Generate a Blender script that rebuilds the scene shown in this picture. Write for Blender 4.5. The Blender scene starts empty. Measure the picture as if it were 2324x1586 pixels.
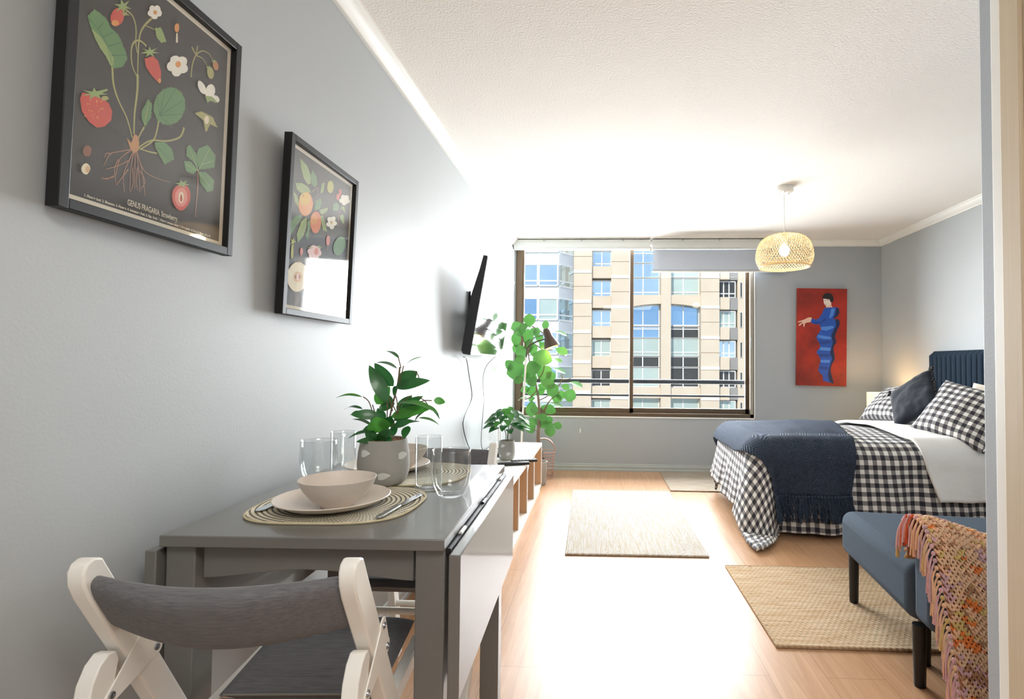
import bpy, math, random
from mathutils import Vector, Matrix, noise
random.seed(11)
PI = math.pi
scene = bpy.context.scene
col = scene.collection

# ------------------------------------------------------------------ materials
def lin(h):
    if isinstance(h, str):
        h = h.lstrip('#'); c = [int(h[i:i+2], 16)/255 for i in (0, 2, 4)]
    else:
        c = [v/255 for v in h]
    return tuple(v/12.92 if v <= .04045 else ((v+.055)/1.055)**2.4 for v in c) + (1.0,)

MATS = {}
def nodes_of(name):
    m = bpy.data.materials.new(name); m.use_nodes = True
    nt = m.node_tree; nt.nodes.clear()
    out = nt.nodes.new('ShaderNodeOutputMaterial')
    MATS[name] = m
    return m, nt, out

def N(nt, t, **kw):
    n = nt.nodes.new(t)
    for k, v in kw.items():
        setattr(n, k, v)
    return n

def setin(n, **kw):
    for k, v in kw.items():
        n.inputs[k.replace('_', ' ')].default_value = v

def math_n(nt, op, a, b=None, c=None):
    n = N(nt, 'ShaderNodeMath', operation=op)
    for i, v in enumerate((a, b, c)):
        if v is None: continue
        if isinstance(v, (int, float)): n.inputs[i].default_value = v
        else: nt.links.new(v, n.inputs[i])
    return n.outputs[0]

def mixc(nt, fac, a, b, mode='MIX'):
    n = N(nt, 'ShaderNodeMix', data_type='RGBA', blend_type=mode)
    if isinstance(fac, (int, float)): n.inputs[0].default_value = fac
    else: nt.links.new(fac, n.inputs[0])
    for i, v in ((6, a), (7, b)):
        if isinstance(v, tuple): n.inputs[i].default_value = v
        else: nt.links.new(v, n.inputs[i])
    return n.outputs[2]

def mat(name, color, rough=.5, metal=0., var=.10, scale=9., stretch=(1, 1, 1), bump=0., bscale=60., bdist=.002,
        spec=.5, coat=0., sheen=0., trans=0., emit=None, estr=0.):
    """a principled surface with procedural colour variation and bump"""
    m, nt, out = nodes_of(name)
    b = N(nt, 'ShaderNodeBsdfPrincipled')
    tc = N(nt, 'ShaderNodeTexCoord'); mp = N(nt, 'ShaderNodeMapping')
    mp.inputs['Scale'].default_value = stretch
    nt.links.new(tc.outputs['Object'], mp.inputs[0])
    no = N(nt, 'ShaderNodeTexNoise'); setin(no, Scale=scale, Detail=4.)
    nt.links.new(mp.outputs[0], no.inputs['Vector'])
    c = lin(color)
    dark = tuple(v*(1-var) for v in c[:3])+(1,); lite = tuple(min(1, v*(1+var)) for v in c[:3])+(1,)
    nt.links.new(mixc(nt, no.outputs[0], dark, lite), b.inputs['Base Color'])
    setin(b, Roughness=rough, Metallic=metal)
    b.inputs['Specular IOR Level'].default_value = spec
    b.inputs['Coat Weight'].default_value = coat
    b.inputs['Sheen Weight'].default_value = sheen
    if bump:
        nb = N(nt, 'ShaderNodeTexNoise'); setin(nb, Scale=bscale, Detail=3.)
        nt.links.new(mp.outputs[0], nb.inputs['Vector'])
        bp = N(nt, 'ShaderNodeBump'); setin(bp, Strength=bump, Distance=bdist)
        nt.links.new(nb.outputs[0], bp.inputs['Height'])
        nt.links.new(bp.outputs[0], b.inputs['Normal'])
    sh = b.outputs[0]
    if trans:
        tr = N(nt, 'ShaderNodeBsdfTranslucent'); tr.inputs[0].default_value = tuple(min(1, v*1.1) for v in c[:3])+(1,)
        mx = N(nt, 'ShaderNodeMixShader'); mx.inputs[0].default_value = trans
        nt.links.new(sh, mx.inputs[1]); nt.links.new(tr.outputs[0], mx.inputs[2]); sh = mx.outputs[0]
    if emit:
        b.inputs['Emission Color'].default_value = lin(emit); b.inputs['Emission Strength'].default_value = estr
    nt.links.new(sh, out.inputs[0])
    return m

def clear_mat(name, tint, ior=1.45, rough=0.0, extra=0.0):
    """thin clear pane: see-through with a Fresnel reflection"""
    m, nt, out = nodes_of(name)
    t = N(nt, 'ShaderNodeBsdfTransparent'); t.inputs[0].default_value = tint
    g = N(nt, 'ShaderNodeBsdfGlossy'); setin(g, Roughness=rough)
    f = N(nt, 'ShaderNodeFresnel'); ge = N(nt, 'ShaderNodeNewGeometry')
    # same reflection on both sides of the thin wall
    nt.links.new(math_n(nt, 'POWER', ior, math_n(nt, 'MULTIPLY_ADD', ge.outputs['Backfacing'], -2., 1.)), f.inputs['IOR'])
    fac = math_n(nt, 'ADD', f.outputs[0], extra) if extra else f.outputs[0]
    mx = N(nt, 'ShaderNodeMixShader')
    nt.links.new(fac, mx.inputs[0]); nt.links.new(t.outputs[0], mx.inputs[1]); nt.links.new(g.outputs[0], mx.inputs[2])
    nt.links.new(mx.outputs[0], out.inputs[0])
    return m

def gingham(name, period=.063):
    m, nt, out = nodes_of(name)
    b = N(nt, 'ShaderNodeBsdfPrincipled'); setin(b, Roughness=.85); b.inputs['Sheen Weight'].default_value = .15
    uv = N(nt, 'ShaderNodeUVMap'); sp = N(nt, 'ShaderNodeSeparateXYZ'); nt.links.new(uv.outputs[0], sp.inputs[0])
    band = []
    for k in (0, 1):
        fr = math_n(nt, 'FRACT', math_n(nt, 'MULTIPLY', sp.outputs[k], 1/period))
        band.append(math_n(nt, 'GREATER_THAN', fr, .5))
    s = math_n(nt, 'ADD', band[0], band[1])
    c1 = mixc(nt, math_n(nt, 'GREATER_THAN', s, .5), lin('#f2efea'), lin('#85817f'))
    c2 = mixc(nt, math_n(nt, 'GREATER_THAN', s, 1.5), c1, lin('#2a2833'))
    nt.links.new(c2, b.inputs['Base Color'])
    w = N(nt, 'ShaderNodeTexNoise'); setin(w, Scale=14., Detail=3.)
    tc = N(nt, 'ShaderNodeTexCoord'); nt.links.new(tc.outputs['Object'], w.inputs['Vector'])
    bp = N(nt, 'ShaderNodeBump'); setin(bp, Strength=.25, Distance=.02); nt.links.new(w.outputs[0], bp.inputs['Height'])
    nt.links.new(bp.outputs[0], b.inputs['Normal']); nt.links.new(b.outputs[0], out.inputs[0])
    return m

def knit(name, color, uper=.105, vper=.0135, depth=.012):
    """ribbed zigzag knit driven by UV in metres"""
    m, nt, out = nodes_of(name)
    b = N(nt, 'ShaderNodeBsdfPrincipled'); setin(b, Roughness=.9); b.inputs['Sheen Weight'].default_value = .08
    uv = N(nt, 'ShaderNodeUVMap'); sp = N(nt, 'ShaderNodeSeparateXYZ'); nt.links.new(uv.outputs[0], sp.inputs[0])
    tri = math_n(nt, 'PINGPONG', sp.outputs[0], uper/2)
    ph = math_n(nt, 'ADD', math_n(nt, 'MULTIPLY', sp.outputs[1], 1/vper), math_n(nt, 'MULTIPLY', tri, .72/vper))
    s = math_n(nt, 'SINE', math_n(nt, 'MULTIPLY', ph, 2*PI))
    st = math_n(nt, 'SINE', math_n(nt, 'MULTIPLY', sp.outputs[0], 2*PI/.0065))
    h = math_n(nt, 'ADD', s, math_n(nt, 'MULTIPLY', st, .3))
    bp = N(nt, 'ShaderNodeBump'); setin(bp, Strength=.9, Distance=depth); nt.links.new(h, bp.inputs['Height'])
    c = lin(color)
    f = math_n(nt, 'MULTIPLY_ADD', s, .35, .5)
    nt.links.new(mixc(nt, f, tuple(v*.55 for v in c[:3])+(1,), tuple(v*1.25 for v in c[:3])+(1,)), b.inputs['Base Color'])
    nt.links.new(bp.outputs[0], b.inputs['Normal']); nt.links.new(b.outputs[0], out.inputs[0])
    return m

def jute(name, colA, colB, colC, along=0, row=.016):
    """braided rows; along = object axis across the rows"""
    m, nt, out = nodes_of(name)
    b = N(nt, 'ShaderNodeBsdfPrincipled'); setin(b, Roughness=.95)
    b.inputs['Specular IOR Level'].default_value = .15
    tc = N(nt, 'ShaderNodeTexCoord'); sp = N(nt, 'ShaderNodeSeparateXYZ'); nt.links.new(tc.outputs['Object'], sp.inputs[0])
    a, c = sp.outputs[along], sp.outputs[1-along]
    r = math_n(nt, 'SINE', math_n(nt, 'MULTIPLY', a, 2*PI/row))
    rowid = math_n(nt, 'FLOOR', math_n(nt, 'MULTIPLY', a, 1/row))
    par = math_n(nt, 'MULTIPLY', math_n(nt, 'MODULO', rowid, 2), PI)
    tw = math_n(nt, 'SINE', math_n(nt, 'ADD', math_n(nt, 'MULTIPLY', c, 2*PI/.022), par))
    h = math_n(nt, 'ADD', math_n(nt, 'ABSOLUTE', r), math_n(nt, 'MULTIPLY', tw, .45))
    mp = N(nt, 'ShaderNodeMapping'); sc = [6, 6, 6]; sc[along] = 75; mp.inputs['Scale'].default_value = sc
    nt.links.new(tc.outputs['Object'], mp.inputs[0])
    no = N(nt, 'ShaderNodeTexNoise'); setin(no, Scale=1., Detail=5.); nt.links.new(mp.outputs[0], no.inputs['Vector'])
    n2 = N(nt, 'ShaderNodeTexNoise'); setin(n2, Scale=60., Detail=2.); nt.links.new(tc.outputs['Object'], n2.inputs['Vector'])
    c1 = mixc(nt, math_n(nt, 'MULTIPLY_ADD', no.outputs[0], 4.2, -1.6), lin(colA), lin(colB))
    dots = math_n(nt, 'MULTIPLY', math_n(nt, 'GREATER_THAN', n2.outputs[0], .69), .6)
    c2 = mixc(nt, dots, c1, lin(colC))
    c3 = mixc(nt, math_n(nt, 'MULTIPLY_ADD', h, -.28, .35), c2, lin(colC))
    nt.links.new(c3, b.inputs['Base Color'])
    bp = N(nt, 'ShaderNodeBump'); setin(bp, Strength=.8, Distance=.006); nt.links.new(h, bp.inputs['Height'])
    nt.links.new(bp.outputs[0], b.inputs['Normal']); nt.links.new(b.outputs[0], out.inputs[0])
    return m

def laminate(name):
    m, nt, out = nodes_of(name)
    b = N(nt, 'ShaderNodeBsdfPrincipled')
    tc = N(nt, 'ShaderNodeTexCoord'); mp = N(nt, 'ShaderNodeMapping'); mp.inputs['Rotation'].default_value = (0, 0, PI/2)
    nt.links.new(tc.outputs['Object'], mp.inputs[0])
    br = N(nt, 'ShaderNodeTexBrick'); br.offset = .37
    setin(br, Scale=1., Mortar_Size=.0016, Bias=0.)
    br.inputs['Brick Width'].default_value = 1.35; br.inputs['Row Height'].default_value = .192
    br.inputs['Color1'].default_value = lin('#c39a76'); br.inputs['Color2'].default_value = lin('#b98e69'); br.inputs['Mortar'].default_value = lin('#7d5c43')
    nt.links.new(mp.outputs[0], br.inputs['Vector'])
    m2 = N(nt, 'ShaderNodeMapping'); m2.inputs['Scale'].default_value = (28, 1.6, 1)
    nt.links.new(tc.outputs['Object'], m2.inputs[0])
    g = N(nt, 'ShaderNodeTexNoise'); setin(g, Scale=1.6, Detail=8., Roughness=.65, Distortion=.6); nt.links.new(m2.outputs[0], g.inputs['Vector'])
    g2 = N(nt, 'ShaderNodeTexNoise'); setin(g2, Scale=2.2, Detail=3.); nt.links.new(tc.outputs['Object'], g2.inputs['Vector'])
    c = mixc(nt, math_n(nt, 'MULTIPLY_ADD', g.outputs[0], 2.2, -.75), br.outputs['Color'], lin('#9a6c46'))
    c = mixc(nt, math_n(nt, 'MULTIPLY', g2.outputs[0], .35), c, lin('#d1aa86'))
    nt.links.new(c, b.inputs['Base Color'])
    setin(b, Roughness=.33); b.inputs['Specular IOR Level'].default_value = .6
    bp = N(nt, 'ShaderNodeBump'); setin(bp, Strength=.15, Distance=.001); nt.links.new(g.outputs[0], bp.inputs['Height'])
    nt.links.new(bp.outputs[0], b.inputs['Normal']); nt.links.new(b.outputs[0], out.inputs[0])
    return m

def placemat_mat(name):
    m, nt, out = nodes_of(name)
    b = N(nt, 'ShaderNodeBsdfPrincipled'); setin(b, Roughness=.8)
    tc = N(nt, 'ShaderNodeTexCoord'); sp = N(nt, 'ShaderNodeSeparateXYZ'); nt.links.new(tc.outputs['Object'], sp.inputs[0])
    x = math_n(nt, 'MULTIPLY', sp.outputs[0], 1/.155); y = math_n(nt, 'MULTIPLY', sp.outputs[1], 1/.14)
    r = math_n(nt, 'SQRT', math_n(nt, 'ADD', math_n(nt, 'MULTIPLY', x, x), math_n(nt, 'MULTIPLY', y, y)))
    ring = math_n(nt, 'FRACT', math_n(nt, 'MULTIPLY', r, 15.))
    th = math_n(nt, 'ARCTAN2', y, x)
    dash = math_n(nt, 'FRACT', math_n(nt, 'ADD', math_n(nt, 'MULTIPLY', th, 22.), math_n(nt, 'MULTIPLY', r, 8.)))
    line = math_n(nt, 'MULTIPLY', math_n(nt, 'LESS_THAN', ring, .40), math_n(nt, 'LESS_THAN', dash, .8))
    inner = math_n(nt, 'MULTIPLY', math_n(nt, 'LESS_THAN', r, .62), math_n(nt, 'LESS_THAN', dash, .72))
    dark = math_n(nt, 'MAXIMUM', line, math_n(nt, 'MULTIPLY', inner, .55))
    no = N(nt, 'ShaderNodeTexNoise'); setin(no, Scale=90.); nt.links.new(tc.outputs['Object'], no.inputs['Vector'])
    base = mixc(nt, no.outputs[0], lin('#d0c4a4'), lin('#f3ebd8'))
    nt.links.new(mixc(nt, dark, base, lin('#23201c')), b.inputs['Base Color'])
    bp = N(nt, 'ShaderNodeBump'); setin(bp, Strength=.7, Distance=.003); nt.links.new(ring, bp.inputs['Height'])
    nt.links.new(bp.outputs[0], b.inputs['Normal']); nt.links.new(b.outputs[0], out.inputs[0])
    return m

def painted_red(name):
    m, nt, out = nodes_of(name)
    b = N(nt, 'ShaderNodeBsdfPrincipled'); setin(b, Roughness=.55)
    tc = N(nt, 'ShaderNodeTexCoord'); no = N(nt, 'ShaderNodeTexNoise'); setin(no, Scale=3.2, Detail=4., Roughness=.6)
    nt.links.new(tc.outputs['Object'], no.inputs['Vector'])
    n2 = N(nt, 'ShaderNodeTexNoise'); setin(n2, Scale=160.); nt.links.new(tc.outputs['Object'], n2.inputs['Vector'])
    f = math_n(nt, 'MULTIPLY_ADD', no.outputs[0], 2.6, -.75)
    nt.links.new(mixc(nt, f, lin('#5e140d'), lin('#ad2a17')), b.inputs['Base Color'])
    bp = N(nt, 'ShaderNodeBump'); setin(bp, Strength=.3, Distance=.001); nt.links.new(n2.outputs[0], bp.inputs['Height'])
    nt.links.new(bp.outputs[0], b.inputs['Normal']); nt.links.new(b.outputs[0], out.inputs[0])
    return m

def facade_mat(name, cA, cB):
    m, nt, out = nodes_of(name)
    b = N(nt, 'ShaderNodeBsdfPrincipled'); setin(b, Roughness=.85)
    tc = N(nt, 'ShaderNodeTexCoord'); no = N(nt, 'ShaderNodeTexNoise'); setin(no, Scale=.7, Detail=6.)
    nt.links.new(tc.outputs['Object'], no.inputs['Vector'])
    nt.links.new(mixc(nt, no.outputs[0], lin(cA), lin(cB)), b.inputs['Base Color']); nt.links.new(b.outputs[0], out.inputs[0])
    return m

# ------------------------------------------------------------------ mesh helper
class MB:
    def __init__(s): s.v, s.f, s.m, s.uv = [], [], [], []
    def face(s, idx, mi=0, uv=None):
        s.f.append(tuple(idx)); s.m.append(mi); s.uv.append(uv)
    def box(s, x0, x1, y0, y1, z0, z1, mi=0, M=None):
        b = len(s.v)
        for x in (x0, x1):
            for y in (y0, y1):
                for z in (z0, z1):
                    p = Vector((x, y, z)); s.v.append(M @ p if M else p)
        for q in ((0, 1, 3, 2), (4, 6, 7, 5), (0, 4, 5, 1), (2, 3, 7, 6), (0, 2, 6, 4), (1, 5, 7, 3)):
            s.face([b+i for i in q], mi)
        return s
    def prism(s, poly, f3, t0, t1, mi=0):
        """poly: 2D points; f3(u,v,t)->3D"""
        b = len(s.v); n = len(poly)
        for t in (t0, t1):
            for u, v in poly: s.v.append(Vector(f3(u, v, t)))
        s.face([b+i for i in range(n)][::-1], mi); s.face([b+n+i for i in range(n)], mi)
        for i in range(n):
            j = (i+1) % n; s.face([b+i, b+j, b+n+j, b+n+i], mi)
        return s
    def tube(s, pts, r, n=8, mi=0, flat=1.0):
        pts = [Vector(p) for p in pts]; b = len(s.v); k = len(pts)
        up = Vector((0, 0, 1))
        rs = r if isinstance(r, (list, tuple)) else [r]*k
        prev = None
        for i, p in enumerate(pts):
            d = (pts[min(i+1, k-1)]-pts[max(i-1, 0)])
            if d.length < 1e-9: d = Vector((0, 0, 1))
            d.normalize()
            if prev is None:
                a = d.cross(up) if abs(d.dot(up)) < .95 else d.cross(Vector((1, 0, 0)))
            else:
                a = prev - d*prev.dot(d)
                if a.length < 1e-6: a = d.cross(up)
            a.normalize(); prev = a; c = d.cross(a)
            for j in range(n):
                t = 2*PI*j/n; s.v.append(p+(a*math.cos(t)+c*math.sin(t)*flat)*rs[i])
        for i in range(k-1):
            for j in range(n):
                j2 = (j+1) % n; s.face([b+i*n+j, b+i*n+j2, b+(i+1)*n+j2, b+(i+1)*n+j], mi)
        s.face([b+j for j in range(n)][::-1], mi); s.face([b+(k-1)*n+j for j in range(n)], mi)
        return s
    def lathe(s, prof, n=40, c=(0, 0, 0), mi=0, closed=False, sx=1., sy=1., M=None):
        b = len(s.v); k = len(prof); c = Vector(c)
        for r, z in prof:
            for j in range(n):
                t = 2*PI*j/n; p = c+Vector((r*math.cos(t)*sx, r*math.sin(t)*sy, z)); s.v.append(M @ p if M else p)
        for i in range(k if closed else k-1):
            i2 = (i+1) % k
            for j in range(n):
                j2 = (j+1) % n; s.face([b+i*n+j, b+i*n+j2, b+i2*n+j2, b+i2*n+j], mi)
        if not closed:
            if prof[0][0] > 1e-6: s.face([b+j for j in range(n)][::-1], mi)
            if prof[-1][0] > 1e-6: s.face([b+(k-1)*n+j for j in range(n)], mi)
        return s
    def ell(s, c, r, nu=8, nv=5, mi=0, R=None):
        b = len(s.v); c = Vector(c)
        for i in range(nv+1):
            a = PI*i/nv
            for j in range(nu):
                t = 2*PI*j/nu
                p = Vector((r[0]*math.sin(a)*math.cos(t), r[1]*math.sin(a)*math.sin(t), r[2]*math.cos(a)))
                s.v.append(c+(R @ p if R else p))
        for i in range(nv):
            for j in range(nu):
                j2 = (j+1) % nu; s.face([b+i*nu+j, b+(i+1)*nu+j, b+(i+1)*nu+j2, b+i*nu+j2], mi)
        return s
    def grid(s, fn, nu, nv, uvf=None, mi=0):
        b = len(s.v)
        for i in range(nu+1):
            for j in range(nv+1): s.v.append(Vector(fn(i/nu, j/nv)))
        for i in range(nu):
            for j in range(nv):
                uv = [uvf(a/nu, c/nv) for a, c in ((i, j), (i+1, j), (i+1, j+1), (i, j+1))] if uvf else None
                s.face([b+i*(nv+1)+j, b+(i+1)*(nv+1)+j, b+(i+1)*(nv+1)+j+1, b+i*(nv+1)+j+1], mi, uv)
        return s
    def build(s, name, mats, parent=None, bevel=0., smooth=True, ang=40, solid=0., seg=2, label=None, kind=None, sub=0):
        me = bpy.data.meshes.new(name)
        me.from_pydata([tuple(p) for p in s.v], [], s.f)
        if not isinstance(mats, (list, tuple)): mats = [mats]
        for m in mats: me.materials.append(MATS[m] if isinstance(m, str) else m)
        me.polygons.foreach_set('material_index', s.m)
        if any(u for u in s.uv):
            L = me.uv_layers.new(name='UVMap'); k = 0
            for f, u in zip(s.f, s.uv):
                for i in range(len(f)):
                    if u: L.data[k].uv = u[i]
                    k += 1
        me.validate(); me.update()
        if smooth:
            me.shade_smooth()
            me.set_sharp_from_angle(angle=math.radians(ang))
        o = bpy.data.objects.new(name, me); col.objects.link(o)
        if parent: o.parent = parent
        if solid:
            md = o.modifiers.new('solid', 'SOLIDIFY'); md.thickness = solid; md.offset = 0
        if bevel:
            md = o.modifiers.new('bevel', 'BEVEL'); md.width = bevel; md.segments = seg; md.limit_method = 'ANGLE'; md.angle_limit = math.radians(35)
            md.harden_normals = False
        if sub:
            md = o.modifiers.new('sub', 'SUBSURF'); md.levels = sub; md.render_levels = sub
        if label: o['label'] = label
        if kind: o['kind'] = kind
        return o

def box(name, m, x0, x1, y0, y1, z0, z1, parent=None, bevel=.002, **k):
    return MB().box(x0, x1, y0, y1, z0, z1).build(name, m, parent, bevel=bevel, **k)

def tag(o, label=None, cat=None, group=None, kind=None):
    if label: o['label'] = label
    if cat: o['category'] = cat
    if group: o['group'] = group
    if kind: o['kind'] = kind
    return o

def thing(name, label, cat, loc=(0, 0, 0), rz=0., group=None, rx=0.):
    o = bpy.data.objects.new(name, None); col.objects.link(o)
    o.location = loc; o.rotation_euler = (rx, 0, rz); o.empty_display_size = .1
    return tag(o, label, cat, group)

def copy_tree(o, parent=None):
    c = o.copy(); col.objects.link(c)
    if parent: c.parent = parent
    for ch in [x for x in bpy.data.objects if x.parent == o]: copy_tree(ch, c)
    return c

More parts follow.
